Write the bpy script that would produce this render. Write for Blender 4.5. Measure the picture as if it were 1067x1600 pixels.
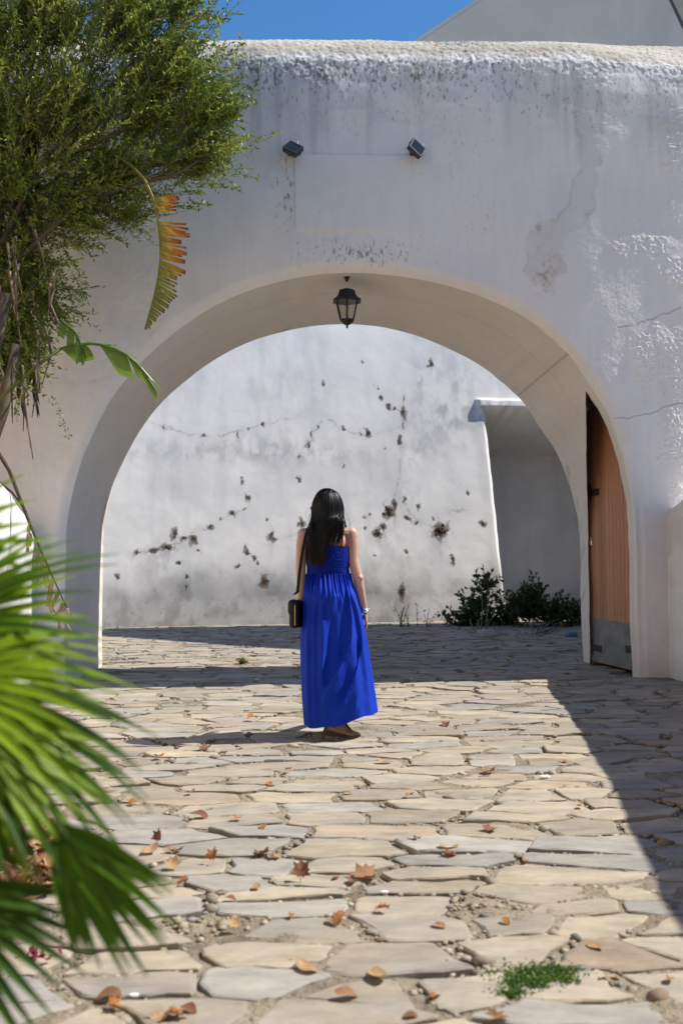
import bpy, bmesh, math, random
import numpy as np
from mathutils import Vector, Matrix, Euler
R = math.radians
for o in list(bpy.data.objects): bpy.data.objects.remove(o)
S = bpy.context.scene
COL = S.collection
random.seed(7); rng = np.random.default_rng(7)

# ------------------------------------------------------------------ camera
FPX, CX, CY = 1556.0, 533.5, 800.0
CAM = Vector((0, 0, 1.21))
EUL = Euler((R(90 + 2.43), R(0.40), R(-1.454)), 'XYZ')
cd = bpy.data.cameras.new('camera'); cam = bpy.data.objects.new('camera', cd); COL.objects.link(cam)
cam.location = CAM; cam.rotation_euler = EUL
cd.sensor_fit = 'VERTICAL'; cd.sensor_height = 36; cd.lens = FPX / 1600 * 36
cd.clip_start = 0.05; cd.clip_end = 2000
cd.dof.use_dof = True; cd.dof.focus_distance = 7.4; cd.dof.aperture_fstop = 2.8
S.camera = cam
# ------------------------------------------------------------------ light
SUN_EL, SUN_AZ = R(52), R(4.5)        # azimuth measured from +X towards +Y
W = bpy.data.worlds.new('World'); S.world = W; W.use_nodes = True
nt = W.node_tree; nt.nodes.clear()
sky = nt.nodes.new('ShaderNodeTexSky'); sky.sky_type = 'NISHITA'; sky.sun_disc = False
sky.sun_elevation = SUN_EL; sky.sun_rotation = R(90) - SUN_AZ
sky.altitude = 50; sky.air_density = 1.1; sky.dust_density = 0.0; sky.ozone_density = 5.0
bg = nt.nodes.new('ShaderNodeBackground'); bg.inputs[1].default_value = 0.108
wo = nt.nodes.new('ShaderNodeOutputWorld')
hs = nt.nodes.new('ShaderNodeHueSaturation'); hs.inputs['Saturation'].default_value = 1.20
nt.links.new(sky.outputs[0], hs.inputs['Color']); nt.links.new(hs.outputs[0], bg.inputs[0]); nt.links.new(bg.outputs[0], wo.inputs[0])
sd = bpy.data.lights.new('sun', 'SUN'); sd.energy = 5.0; sd.angle = R(0.5); sd.color = (1.0, 0.95, 0.87)
so = bpy.data.objects.new('sun', sd); COL.objects.link(so)
SV = Vector((math.cos(SUN_EL) * math.cos(SUN_AZ), math.cos(SUN_EL) * math.sin(SUN_AZ), math.sin(SUN_EL)))
so.rotation_euler = (-SV).to_track_quat('-Z', 'Y').to_euler(); so.location = (20, 2, 30)
vs = S.view_settings; vs.view_transform = 'Standard'; vs.look = 'None'; vs.exposure = 0.50; vs.gamma = 1
S.render.engine = 'CYCLES'
S.render.resolution_x = 682; S.render.resolution_y = 1024
S.cycles.max_bounces = 8; S.cycles.diffuse_bounces = 3

# ------------------------------------------------------------------ measuring helpers (photo pixels -> places)
RM = EUL.to_matrix()
def ray(px, py):
    return RM @ Vector(((px - CX) / FPX, -(py - CY) / FPX, -1))
def at(px, py, Y):
    d = ray(px, py); return CAM + d * (Y / d.y)
def ground(px, py, z=0.0):
    d = ray(px, py); return CAM + d * ((z - CAM.z) / d.z)
def project(P):
    q = RM.transposed() @ (Vector(P) - CAM)
    return (CX + FPX * q.x / -q.z, CY - FPX * q.y / -q.z)

# ------------------------------------------------------------------ noise
def _h(ix, iy, seed):
    h = (ix.astype(np.int64) * 374761393 + iy.astype(np.int64) * 668265263 + seed * 144665) & 0xffffffff
    h = ((h ^ (h >> 13)) * 1274126177) & 0xffffffff
    h = ((h ^ (h >> 15)) * 2246822519) & 0xffffffff
    return ((h ^ (h >> 16)) & 0xffffff) / float(0xffffff)
def vn(x, y, seed=0):
    x = np.asarray(x, float); y = np.asarray(y, float)
    ix = np.floor(x); iy = np.floor(y); fx = x - ix; fy = y - iy
    fx = fx * fx * fx * (fx * (fx * 6 - 15) + 10); fy = fy * fy * fy * (fy * (fy * 6 - 15) + 10)
    a = _h(ix, iy, seed); b = _h(ix + 1, iy, seed); c = _h(ix, iy + 1, seed); d = _h(ix + 1, iy + 1, seed)
    return (a + (b - a) * fx) * (1 - fy) + (c + (d - c) * fx) * fy
def fbm(x, y, seed=0, oct=4, gain=0.5):
    s = 0; a = 1; t = 0
    for i in range(oct):
        s = s + a * vn(x * 2 ** i + 13.1 * i, y * 2 ** i + 7.7 * i, seed + i); t += a; a *= gain
    return s / t
def sst(a, b, x):
    t = np.clip((x - a) / (b - a), 0, 1); return t * t * (3 - 2 * t)
def seg_dist(x, y, pts):
    d = np.full(np.shape(x), 1e9)
    for (x0, y0), (x1, y1) in zip(pts[:-1], pts[1:]):
        vx, vy = x1 - x0, y1 - y0; L = vx * vx + vy * vy + 1e-12
        t = np.clip(((x - x0) * vx + (y - y0) * vy) / L, 0, 1)
        d = np.minimum(d, np.hypot(x - x0 - t * vx, y - y0 - t * vy))
    return d
def in_poly(x, y, poly):
    ins = np.zeros(np.shape(x), bool); n = len(poly)
    for i in range(n):
        x0, y0 = poly[i]; x1, y1 = poly[(i + 1) % n]
        c = ((y0 > y) != (y1 > y)) & (x < (x1 - x0) * (y - y0) / (y1 - y0 + 1e-12) + x0)
        ins ^= c
    return ins

# ------------------------------------------------------------------ materials
def node(m, t, **kw):
    n = m.node_tree.nodes.new(t)
    for k, v in kw.items(): setattr(n, k, v)
    return n
def pmat(name, color=(0.5, 0.5, 0.5), rough=0.8, attr=None, var=0.0, vscale=4.0, bump=0.0, bscale=60.0, bdist=0.004,
         bump2=0.0, b2scale=10.0, b2dist=0.01, metal=0.0, spec=0.3, trans=0.0, tint2=None, t2scale=3.0, t2fac=0.5, stretch=(1, 1, 1), coord='Object', streak=0.0):
    m = bpy.data.materials.new(name); m.use_nodes = True
    N = m.node_tree.nodes; L = m.node_tree.links
    p = N['Principled BSDF']; p.inputs['Roughness'].default_value = rough; p.inputs['Metallic'].default_value = metal
    p.inputs['Specular IOR Level'].default_value = spec
    tc = node(m, 'ShaderNodeTexCoord'); mp = node(m, 'ShaderNodeMapping'); mp.inputs['Scale'].default_value = stretch
    L.new(tc.outputs[coord], mp.inputs[0]); vec = mp.outputs[0]
    if attr:
        a = node(m, 'ShaderNodeAttribute', attribute_name=attr); src = a.outputs['Color']
    else:
        rgb = node(m, 'ShaderNodeRGB'); rgb.outputs[0].default_value = (*color, 1); src = rgb.outputs[0]
    if tint2:
        nz = node(m, 'ShaderNodeTexNoise'); nz.inputs['Scale'].default_value = t2scale; nz.inputs['Detail'].default_value = 5
        L.new(vec, nz.inputs['Vector'])
        rp = node(m, 'ShaderNodeMapRange'); rp.inputs[1].default_value = 0.42; rp.inputs[2].default_value = 0.66
        rp.inputs[3].default_value = 0; rp.inputs[4].default_value = t2fac
        L.new(nz.outputs['Fac'], rp.inputs[0])
        mx = node(m, 'ShaderNodeMix', data_type='RGBA'); L.new(rp.outputs[0], mx.inputs[0]); L.new(src, mx.inputs[6])
        mx.inputs[7].default_value = (*tint2, 1); src = mx.outputs[2]
    if var > 0:
        nz = node(m, 'ShaderNodeTexNoise'); nz.inputs['Scale'].default_value = vscale; nz.inputs['Detail'].default_value = 8
        nz.inputs['Roughness'].default_value = 0.65; L.new(vec, nz.inputs['Vector'])
        rp = node(m, 'ShaderNodeMapRange'); rp.inputs[1].default_value = 0.25; rp.inputs[2].default_value = 0.75
        rp.inputs[3].default_value = 1 - var; rp.inputs[4].default_value = 1 + var
        L.new(nz.outputs['Fac'], rp.inputs[0])
        mx = node(m, 'ShaderNodeVectorMath', operation='SCALE'); L.new(src, mx.inputs[0]); L.new(rp.outputs[0], mx.inputs['Scale']); src = mx.outputs[0]
    if streak > 0:
        ms_ = node(m, 'ShaderNodeMapping'); ms_.inputs['Scale'].default_value = (1, 1, 0.07); L.new(tc.outputs[coord], ms_.inputs[0])
        nz = node(m, 'ShaderNodeTexNoise'); nz.inputs['Scale'].default_value = 14; nz.inputs['Detail'].default_value = 7; nz.inputs['Roughness'].default_value = 0.6; L.new(ms_.outputs[0], nz.inputs['Vector'])
        rp = node(m, 'ShaderNodeMapRange'); rp.inputs[1].default_value = 0.45; rp.inputs[2].default_value = 0.8; rp.inputs[3].default_value = 1; rp.inputs[4].default_value = 1 - 2.5 * streak
        L.new(nz.outputs['Fac'], rp.inputs[0])
        mx = node(m, 'ShaderNodeVectorMath', operation='SCALE'); L.new(src, mx.inputs[0]); L.new(rp.outputs[0], mx.inputs['Scale']); src = mx.outputs[0]
    L.new(src, p.inputs['Base Color'])
    nrm = None
    for st, sc, di in ((bump2, b2scale, b2dist), (bump, bscale, bdist)):
        if st > 0:
            nz = node(m, 'ShaderNodeTexNoise'); nz.inputs['Scale'].default_value = sc; nz.inputs['Detail'].default_value = 5
            L.new(vec, nz.inputs['Vector'])
            b = node(m, 'ShaderNodeBump'); b.inputs['Strength'].default_value = st; b.inputs['Distance'].default_value = di
            L.new(nz.outputs['Fac'], b.inputs['Height'])
            if nrm: L.new(nrm, b.inputs['Normal'])
            nrm = b.outputs[0]
    if nrm: L.new(nrm, p.inputs['Normal'])
    if trans > 0:
        t = node(m, 'ShaderNodeBsdfTranslucent'); L.new(src, t.inputs['Color'])
        ms = node(m, 'ShaderNodeMixShader'); ms.inputs[0].default_value = trans
        L.new(p.outputs[0], ms.inputs[1]); L.new(t.outputs[0], ms.inputs[2])
        L.new(ms.outputs[0], N['Material Output'].inputs[0])
    return m
M = {}
M['plaster'] = pmat('plaster', attr='Col', rough=0.92, streak=0.022, var=0.05, vscale=2.5, bump=0.22, bscale=45, bdist=0.006, bump2=0.3, b2scale=7, b2dist=0.02, spec=0.15)
M['farplaster'] = pmat('farplaster', attr='Col', rough=0.92, var=0.06, vscale=1.7, bump=0.12, bscale=25, bdist=0.008, spec=0.15)
M['lime'] = pmat('limewash', (0.80, 0.79, 0.77), rough=0.92, var=0.06, vscale=1.5, bump=0.35, bscale=30, bdist=0.008, bump2=0.3, b2scale=5, b2dist=0.03, spec=0.15, tint2=(0.62, 0.58, 0.5), t2scale=1.1, t2fac=0.3)
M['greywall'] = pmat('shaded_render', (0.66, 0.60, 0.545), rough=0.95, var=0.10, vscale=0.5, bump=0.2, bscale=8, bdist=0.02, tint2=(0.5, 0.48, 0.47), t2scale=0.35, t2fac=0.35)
M['rooftile'] = pmat('rooftile', (0.33, 0.19, 0.13), rough=0.9, var=0.3, vscale=2)
M['soil'] = pmat('joint_soil', (0.27, 0.225, 0.165), rough=0.98, var=0.35, vscale=14, bump=0.9, bscale=55, bdist=0.02, bump2=0.8, b2scale=12, b2dist=0.03, tint2=(0.14, 0.11, 0.08), t2scale=2.2, t2fac=0.6, spec=0.1)
M['stone'] = pmat('flagstone', attr='Col', rough=0.82, var=0.30, vscale=7, bump=0.8, bscale=30, bdist=0.007, bump2=0.9, b2scale=4, b2dist=0.045, spec=0.2, tint2=(0.24, 0.23, 0.215), t2scale=3.0, t2fac=0.6, stretch=(0.6, 1.6, 1))
M['pebble'] = pmat('pebble', attr='Col', rough=0.8, var=0.2, vscale=20, spec=0.25)
M['leaf'] = pmat('leaf', attr='Col', rough=0.42, trans=0.32, spec=0.45)
M['palmleaf'] = pmat('palmleaf', attr='Col', rough=0.5, trans=0.28, spec=0.22)
M['dry'] = pmat('dry_leaf', attr='Col', rough=0.75, trans=0.2, var=0.25, vscale=30, bump=0.4, bscale=60, bdist=0.004)
M['bark'] = pmat('bark', (0.12, 0.095, 0.07), rough=0.95, var=0.35, vscale=12, bump=0.8, bscale=30, bdist=0.01)
M['iron'] = pmat('black_iron', (0.014, 0.013, 0.013), rough=0.5, spec=0.4, bump=0.2, bscale=80)
M['rust'] = pmat('rusty_iron', (0.045, 0.033, 0.028), rough=0.7, var=0.4, vscale=30)
M['wood'] = pmat('oiled_wood', attr='Col', rough=0.6, var=0.22, vscale=5, stretch=(18, 18, 0.9), bump=0.25, bscale=8, bdist=0.003, spec=0.3)
M['zinc'] = pmat('zinc', (0.22, 0.22, 0.215), rough=0.55, metal=0.35, var=0.3, vscale=6, tint2=(0.12, 0.1, 0.08), t2scale=4, t2fac=0.6)
M['moss'] = pmat('dry_moss', (0.045, 0.030, 0.018), rough=1, var=0.5, vscale=30, bump=1, bscale=60, bdist=0.02, tint2=(0.10, 0.06, 0.03), t2scale=14, t2fac=0.7)
M['mossgreen'] = pmat('green_moss', (0.05, 0.065, 0.03), rough=1, var=0.5, vscale=30)
M['skin'] = pmat('skin', (0.56, 0.335, 0.25), rough=0.5, var=0.05, vscale=8, spec=0.4)
M['skin'].node_tree.nodes['Principled BSDF'].inputs['Subsurface Weight'].default_value = 0.12
M['skin'].node_tree.nodes['Principled BSDF'].inputs['Subsurface Radius'].default_value = (0.02, 0.008, 0.004)
M['hair'] = pmat('black_hair', (0.006, 0.0055, 0.0055), rough=0.42, spec=0.2)
M['blue'] = pmat('blue_chiffon', (0.003, 0.034, 0.40), rough=0.75, spec=0.2, bump=0.12, bscale=260, bdist=0.0015, bump2=0.35, b2scale=16, b2dist=0.012, stretch=(1, 1, 0.35), var=0.10, vscale=7)
M['bluedk'] = pmat('blue_smocking', (0.003, 0.016, 0.24), rough=0.8, spec=0.15)
M['leather'] = pmat('black_leather', (0.010, 0.010, 0.011), rough=0.5, spec=0.25, bump=0.2, bscale=150, bdist=0.002)
M['gold'] = pmat('pale_metal', (0.75, 0.65, 0.5), rough=0.3, metal=1)
M['silver'] = pmat('silver', (0.8, 0.78, 0.76), rough=0.25, metal=1)
M['white'] = pmat('white_paint', (0.78, 0.78, 0.77), rough=0.6)
M['darkplastic'] = pmat('dark_grey_housing', (0.035, 0.037, 0.04), rough=0.45, spec=0.4)
M['bluelitter'] = pmat('blue_plastic', (0.10, 0.19, 0.38), rough=0.4)
M['petal'] = pmat('magenta_petal', (0.22, 0.01, 0.05), rough=0.6, trans=0.25)
def glass(name):
    m = bpy.data.materials.new(name); m.use_nodes = True; N = m.node_tree.nodes; L = m.node_tree.links
    g = N.new('ShaderNodeBsdfGlossy'); g.inputs['Roughness'].default_value = 0.05
    t = N.new('ShaderNodeBsdfTransparent'); t.inputs[0].default_value = (0.9, 0.9, 0.88, 1)
    ms = N.new('ShaderNodeMixShader'); ms.inputs[0].default_value = 0.1
    L.new(t.outputs[0], ms.inputs[1]); L.new(g.outputs[0], ms.inputs[2]); L.new(ms.outputs[0], N['Material Output'].inputs[0]); return m
M['verge'] = pmat('weathered_verge', (0.10, 0.095, 0.09), rough=0.95, var=0.3, vscale=3)
M['pebblegrey'] = pmat('pale_rubble', (0.36, 0.33, 0.29), rough=0.95, var=0.25, vscale=8, bump=0.6, bscale=20, bdist=0.01)
M['ochre'] = pmat('ochre_wash', (0.72, 0.54, 0.34), rough=0.95, var=0.1, vscale=0.8)
M['glass'] = glass('lantern_glass')
M['darkglass'] = pmat('dark_glass', (0.02, 0.022, 0.025), rough=0.1, spec=0.6)

def speckle(m, scale, dark, lo=0.60, hi=0.72, gain=0.24, base=0.10, stretch=(1, 1, 0.6)):
    N = m.node_tree.nodes; L = m.node_tree.links; p = N['Principled BSDF']; src = p.inputs['Base Color'].links[0].from_socket
    tc = node(m, 'ShaderNodeTexCoord'); mp = node(m, 'ShaderNodeMapping'); mp.inputs['Scale'].default_value = stretch
    mp.inputs['Rotation'].default_value = (0.03, 0.05, 0.1)
    L.new(tc.outputs['Object'], mp.inputs[0])
    nz = node(m, 'ShaderNodeTexNoise'); nz.inputs['Scale'].default_value = scale; nz.inputs['Detail'].default_value = 6; nz.inputs['Roughness'].default_value = 0.6
    L.new(mp.outputs[0], nz.inputs['Vector'])
    a = node(m, 'ShaderNodeAttribute', attribute_name='Spk')
    ml = node(m, 'ShaderNodeMath', operation='MULTIPLY_ADD'); L.new(a.outputs['Fac'], ml.inputs[0]); ml.inputs[1].default_value = gain; L.new(nz.outputs['Fac'], ml.inputs[2])
    mr = node(m, 'ShaderNodeMapRange'); mr.interpolation_type = 'SMOOTHSTEP'; mr.inputs[1].default_value = lo; mr.inputs[2].default_value = hi; L.new(ml.outputs[0], mr.inputs[0])
    f = node(m, 'ShaderNodeMath', operation='MULTIPLY_ADD'); L.new(a.outputs['Fac'], f.inputs[0]); f.inputs[1].default_value = 0.9; f.inputs[2].default_value = base; f.use_clamp = True
    g = node(m, 'ShaderNodeMath', operation='MULTIPLY'); L.new(mr.outputs[0], g.inputs[0]); L.new(f.outputs[0], g.inputs[1])
    mx = node(m, 'ShaderNodeMix', data_type='RGBA'); L.new(g.outputs[0], mx.inputs[0]); L.new(src, mx.inputs[6]); mx.inputs[7].default_value = (*dark, 1)
    L.new(mx.outputs[2], p.inputs['Base Color'])
speckle(M['plaster'], 36, (0.19, 0.18, 0.165), 0.64, 0.78, 0.26, 0.25, (1, 1, 0.45))
speckle(M['farplaster'], 13, (0.075, 0.048, 0.028), 0.64, 0.685, 0.36, 0.10, (1, 1, 0.8))

# ------------------------------------------------------------------ object helpers
BASE = {}
def tag(o, label=None, cat=None, group=None, kind=None):
    if label: o['label'] = label
    if cat: o['category'] = cat
    if group: o['group'] = group
    if kind: o['kind'] = kind
    return o
def thing(name, loc, label, cat, group=None):
    o = bpy.data.objects.new(name, None); COL.objects.link(o); o.location = loc
    o.empty_display_size = 0.2
    BASE[o] = Vector(loc); return tag(o, label, cat, group)
def mk(name, V, F, mat, parent=None, loc=None, col=None, smooth=False, spk=None):
    """one mesh object from world-space vertices; V (n,3), F list or (m,k) array"""
    V = np.asarray(V, np.float32).reshape(-1, 3)
    if parent is not None: b = BASE[parent]
    else: b = Vector(loc) if loc is not None else Vector((0, 0, 0))
    V = V - np.array(b, np.float32)
    me = bpy.data.meshes.new(name)
    if isinstance(F, np.ndarray):
        k = F.shape[1]; n = F.shape[0]
        me.vertices.add(len(V)); me.vertices.foreach_set('co', V.ravel())
        me.loops.add(n * k); me.loops.foreach_set('vertex_index', F.astype(np.int32).ravel())
        me.polygons.add(n); me.polygons.foreach_set('loop_start', np.arange(0, n * k, k, dtype=np.int32))
        me.polygons.foreach_set('loop_total', np.full(n, k, np.int32))
        me.update(calc_edges=True)
    else:
        me.from_pydata(V.tolist(), [], F)
    if smooth: me.polygons.foreach_set('use_smooth', np.ones(len(me.polygons), bool))
    if col is not None:
        a = me.color_attributes.new('Col', 'FLOAT_COLOR', 'POINT')
        c = np.ones((len(V), 4), np.float32); c[:, :3] = np.asarray(col, np.float32)
        a.data.foreach_set('color', c.ravel())
    me.materials.append(M[mat] if isinstance(mat, str) else mat)
    if spk is not None:
        a = me.attributes.new('Spk', 'FLOAT', 'POINT'); a.data.foreach_set('value', np.asarray(spk, np.float32).ravel())
    o = bpy.data.objects.new(name, me); COL.objects.link(o)
    if parent is not None: o.parent = parent; BASE[o] = b
    else: o.location = b; BASE[o] = b
    return o
class MB:
    def __init__(s): s.V = []; s.F = []; s.C = []
    def add(s, V, F, c=None):
        n = len(s.V); s.V += [tuple(v) for v in V]; s.F += [[i + n for i in f] for f in F]
        if c is not None: s.C += [c] * len(V)
    def box(s, c, h, rot=None, bev=0.0, col=None):
        hx, hy, hz = h; V = []; F = []
        if bev <= 0:
            V = [(x, y, z) for x in (-hx, hx) for y in (-hy, hy) for z in (-hz, hz)]
            F = [[0, 1, 3, 2], [4, 6, 7, 5], [0, 4, 5, 1], [2, 3, 7, 6], [0, 2, 6, 4], [1, 5, 7, 3]]
        else:
            bm = bmesh.new(); bmesh.ops.create_cube(bm, size=1)
            for v in bm.verts: v.co = Vector((v.co.x * 2 * hx, v.co.y * 2 * hy, v.co.z * 2 * hz))
            bmesh.ops.bevel(bm, geom=list(bm.edges), offset=bev, segments=2, affect='EDGES', profile=0.5)
            bm.verts.index_update(); V = [v.co[:] for v in bm.verts]; F = [[v.index for v in f.verts] for f in bm.faces]; bm.free()
        m = rot.to_matrix() if isinstance(rot, Euler) else (rot if rot is not None else Matrix.Identity(3))
        s.add([tuple(Vector(c) + m @ Vector(v)) for v in V], F, col)
    def tube(s, pts, rad, n=8, col=None, cap=True, flat=1.0):
        pts = [Vector(p) for p in pts]; k = len(pts)
        if not hasattr(rad, '__len__'): rad = [rad] * k
        V = []; up = Vector((0.13, 0.21, 0.97))
        for i, p in enumerate(pts):
            t = (pts[min(i + 1, k - 1)] - pts[max(i - 1, 0)]).normalized()
            a = t.cross(up)
            if a.length < 0.05: a = t.cross(Vector((1, 0, 0)))
            a.normalize(); b = a.cross(t).normalized(); up = b
            for j in range(n):
                an = 2 * math.pi * j / n; V.append(p + (a * math.cos(an) + b * math.sin(an) * flat) * rad[i])
        F = [[i * n + j, i * n + (j + 1) % n, (i + 1) * n + (j + 1) % n, (i + 1) * n + j] for i in range(k - 1) for j in range(n)]
        if cap: F += [list(range(n))[::-1], [(k - 1) * n + j for j in range(n)]]
        s.add(V, F, col)
    def lathe(s, c, prof, n=16, col=None, phase=0.0, M3=None):
        V = []; c = Vector(c); m = M3 or Matrix.Identity(3)
        for r, z in prof:
            for j in range(n):
                a = 2 * math.pi * j / n + phase; V.append(c + m @ Vector((r * math.cos(a), r * math.sin(a), z)))
        k = len(prof)
        F = [[i * n + j, i * n + (j + 1) % n, (i + 1) * n + (j + 1) % n, (i + 1) * n + j] for i in range(k - 1) for j in range(n)]
        F += [list(range(n))[::-1], [(k - 1) * n + j for j in range(n)]]
        s.add(V, F, col)
    def obj(s, name, mat, parent=None, loc=None, smooth=False):
        return mk(name, s.V, s.F, mat, parent, loc, s.C if s.C else None, smooth)
def grid_faces(nu, nv, wrap=False):
    i = np.arange(nu - (0 if wrap else 1))[:, None]; j = np.arange(nv - 1)[None, :]
    i2 = (i + 1) % nu
    return np.stack([i * nv + j, i2 * nv + j, i2 * nv + j + 1, i * nv + j + 1], -1).reshape(-1, 4)
def interp(x, tab):
    xs = [t[0] for t in tab]; return np.interp(x, xs, [t[1] for t in tab])

# ================================================================== GROUND
gm = MB(); gm.add([(-150, -150, 0), (150, -150, 0), (150, 150, 0), (-150, 150, 0)], [[0, 1, 2, 3]])
gobj = gm.obj('ground', 'soil'); tag(gobj, kind='structure')

def paving():
    par = bpy.data.objects.new('stone_paving', None); COL.objects.link(par); BASE[par] = Vector((0, 0, 0)); tag(par, kind='structure')
    rg = random.Random(11)
    # packed earth and mortar: an uneven sheet that laps over the edges of the stones
    for nm, (xa, xb, ya, yb, st) in (('earth_bed', (-4.2, 4.6, 1.4, 9.2, 0.022)), ('earth_bed', (-5, 6, 9.2, 18.5, 0.045))):
        xs = np.arange(xa, xb, st); ys = np.arange(ya, yb + st * 0.5, st); GX, GY = np.meshgrid(xs, ys, indexing='ij')
        z = -0.002 + 0.026 * fbm(GX * 3.0, GY * 4.5, 201, 4) + (fbm(GX * 22, GY * 22, 205, 3) - 0.5) * 0.011
        z = np.where((GX <= xa + st) | (GX >= xb - 2 * st), -0.02, z)
        mk(nm, np.stack([GX, GY, z], -1).reshape(-1, 3), grid_faces(len(xs), len(ys)), 'soil', par, smooth=True)
    seeds = []; y = 0.6
    while y < 17.6:
        hgt = rg.uniform(0.12, 0.27); x = -5.6 + rg.uniform(0, 0.6)
        while x < 6.2:
            w = rg.choice([rg.uniform(0.18, 0.32), rg.uniform(0.35, 0.75), rg.uniform(0.28, 0.5)])
            seeds.append((x + w / 2 + rg.uniform(-.03, .03), y + hgt / 2 + rg.uniform(-0.045, 0.045))); x += w
        y += hgt
    P = np.array(seeds); ax = 0.46       # squeeze x so that the cells come out wide
    Q = P * np.array([ax, 1.0])
    stones = []
    for i, q in enumerate(Q):
        d = np.hypot(*(Q - q).T); near = np.argpartition(d, 18)[:19]; near = near[np.argsort(d[near])][1:]
        poly = [(q[0] - 1, q[1] - 1), (q[0] + 1, q[1] - 1), (q[0] + 1, q[1] + 1), (q[0] - 1, q[1] + 1)]
        for j in near:
            n = Q[j] - q; L = math.hypot(n[0], n[1]); n = n / L
            hh = ((min(i, j) * 7919 + max(i, j) * 104729) % 1009) / 1009
            gap = 0.004 + 0.012 * hh ** 2 if abs(n[1]) > 0.6 else 0.004 + 0.014 * hh ** 1.5
            dd = L / 2 - gap
            new = []
            for a in range(len(poly)):
                p0 = poly[a]; p1 = poly[(a + 1) % len(poly)]
                s0 = (p0[0] - q[0]) * n[0] + (p0[1] - q[1]) * n[1] - dd; s1 = (p1[0] - q[0]) * n[0] + (p1[1] - q[1]) * n[1] - dd
                if s0 <= 0: new.append(p0)
                if s0 * s1 < 0:
                    t = s0 / (s0 - s1); new.append((p0[0] + t * (p1[0] - p0[0]), p0[1] + t * (p1[1] - p0[1])))
            poly = new
            if len(poly) < 3: break
        if len(poly) < 3: continue
        poly = [(p[0] / ax, p[1]) for p in poly]
        out = []; n = len(poly)
        for a in range(n):
            p0 = np.array(poly[a]); p1 = np.array(poly[(a + 1) % n]); L = np.hypot(*(p1 - p0))
            if L < 0.02: continue
            c = min(0.3, 0.012 / L); k = max(1, int(L / 0.065))
            nn = np.array((p1[1] - p0[1], p0[0] - p1[0])) / L; bow = rg.uniform(-0.015, 0.010)
            for t in np.linspace(c, 1 - c, k + 1): out.append(p0 + t * (p1 - p0) + nn * bow * math.sin(math.pi * t))
        if len(out) < 5: continue
        out = np.array(out)
        ox, oy = out[:, 0].copy(), out[:, 1].copy()
        out[:, 0] += (fbm(ox * 2.6, oy * 3.4, 221, 2) - .5) * 0.10 + (fbm(ox * 11, oy * 13, 223, 3, .7) - .5) * 0.045
        out[:, 1] += (fbm(ox * 2.6, oy * 3.4, 225, 2) - .5) * 0.07 + (fbm(ox * 9, oy * 13, 227, 3, .7) - .5) * 0.034
        out = out + rng.normal(0, 0.0035, out.shape); cen = out.mean(0)
        if cen[1] > 9.2 and (cen[0] < -2.5 or cen[0] > 3.1) and cen[1] < 11.2: continue
        area = 0.5 * abs(np.dot(out[:, 0], np.roll(out[:, 1], 1)) - np.dot(out[:, 1], np.roll(out[:, 0], 1)))
        if area < 0.006 or (area < 0.05 and rg.random() < 0.16): continue
        stones.append((cen, out, area))
    # biggest-looking ones in the frame become separate pieces
    sc = []
    for k, (c, o, a) in enumerate(stones):
        px, py = project((c[0], c[1], 0)) if c[1] > 0.9 else (-999, 0)
        vis = -80 < px < 1150 and 960 < py < 1680
        sc.append((a / c[1] ** 3 if vis else 0, k))
    top = set(k for s, k in sorted(sc, reverse=True)[:300])
    rest = [[], [], []]; rn = 0
    for k, (c, o, a) in enumerate(stones):
        n = len(o); h = rng.uniform(0.015, 0.026)
        tx, ty = rng.normal(0, 0.020, 2)
        tone = rng.random()
        base = np.array((0.335, 0.285, 0.220)) if tone < 0.66 else (np.array((0.300, 0.278, 0.245)) if tone < 0.92 else np.array((0.32, 0.255, 0.19)))
        base = base * rng.uniform(0.82, 1.18) * np.array((1.0, 0.985, 0.95))
        rel = o - c
        def ring(z, ins, nz):
            L = np.hypot(rel[:, 0], rel[:, 1])[:, None]; r = rel * (1 - np.minimum(ins / L, 0.45))
            return np.column_stack([c + r, np.full(n, z) + (r[:, 0] * tx + r[:, 1] * ty if z > 0 else 0) + rng.normal(0, nz, n)])
        V = np.vstack([ring(-0.02, 0, 0), ring(h - 0.004, 0.0, 0.0018), ring(h, rng.uniform(0.005, 0.014), 0.0006), ])
        F = [[2 * n + j for j in range(n)]]
        for j in range(n):
            j2 = (j + 1) % n
            F += [[j, j2, n + j2, n + j], [n + j, n + j2, 2 * n + j2, 2 * n + j]]
        if np.dot(o[:, 0], np.roll(o[:, 1], -1)) - np.dot(o[:, 1], np.roll(o[:, 0], -1)) < 0: F = [f[::-1] for f in F]
        cc = np.tile(base, (len(V), 1)); cc[:2 * n] *= rng.uniform(0.8, 1.0)
        if k in top: mk('flagstone', V, F, 'stone', par, col=cc)
        else:
            rest[0].append(V); rest[1] += [[i + rn for i in f] for f in F]; rest[2].append(cc); rn += len(V)
    o = mk('smaller_flagstones', np.vstack(rest[0]), rest[1], 'stone', par, col=np.vstack(rest[2])); tag(o, kind='stuff')
    # pebbles packed into the joints
    bm = bmesh.new(); bmesh.ops.create_icosphere(bm, subdivisions=1, radius=1); bm.verts.index_update()
    iv = np.array([v.co[:] for v in bm.verts]); jf = np.array([[v.index for v in f.verts] for f in bm.faces]); bm.free()
    T = np.column_stack([rng.uniform(-4, 4.6, 90000), 2.0 + 15.0 * rng.random(90000) ** 1.6])
    keep = (rng.random(90000) < sst(0.40, 0.66, fbm(T[:, 0] * 1.5, T[:, 1] * 1.5, 77, 3)) + 0.06) & (np.abs(T[:, 0]) < 0.42 * T[:, 1] + 0.5)
    keep &= ~((T[:, 1] > 9.2) & (T[:, 1] < 11.2) & ((T[:, 0] < -2.4) | (T[:, 0] > 3.0)))
    T = T[keep]; ok = np.ones(len(T), bool)
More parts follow.
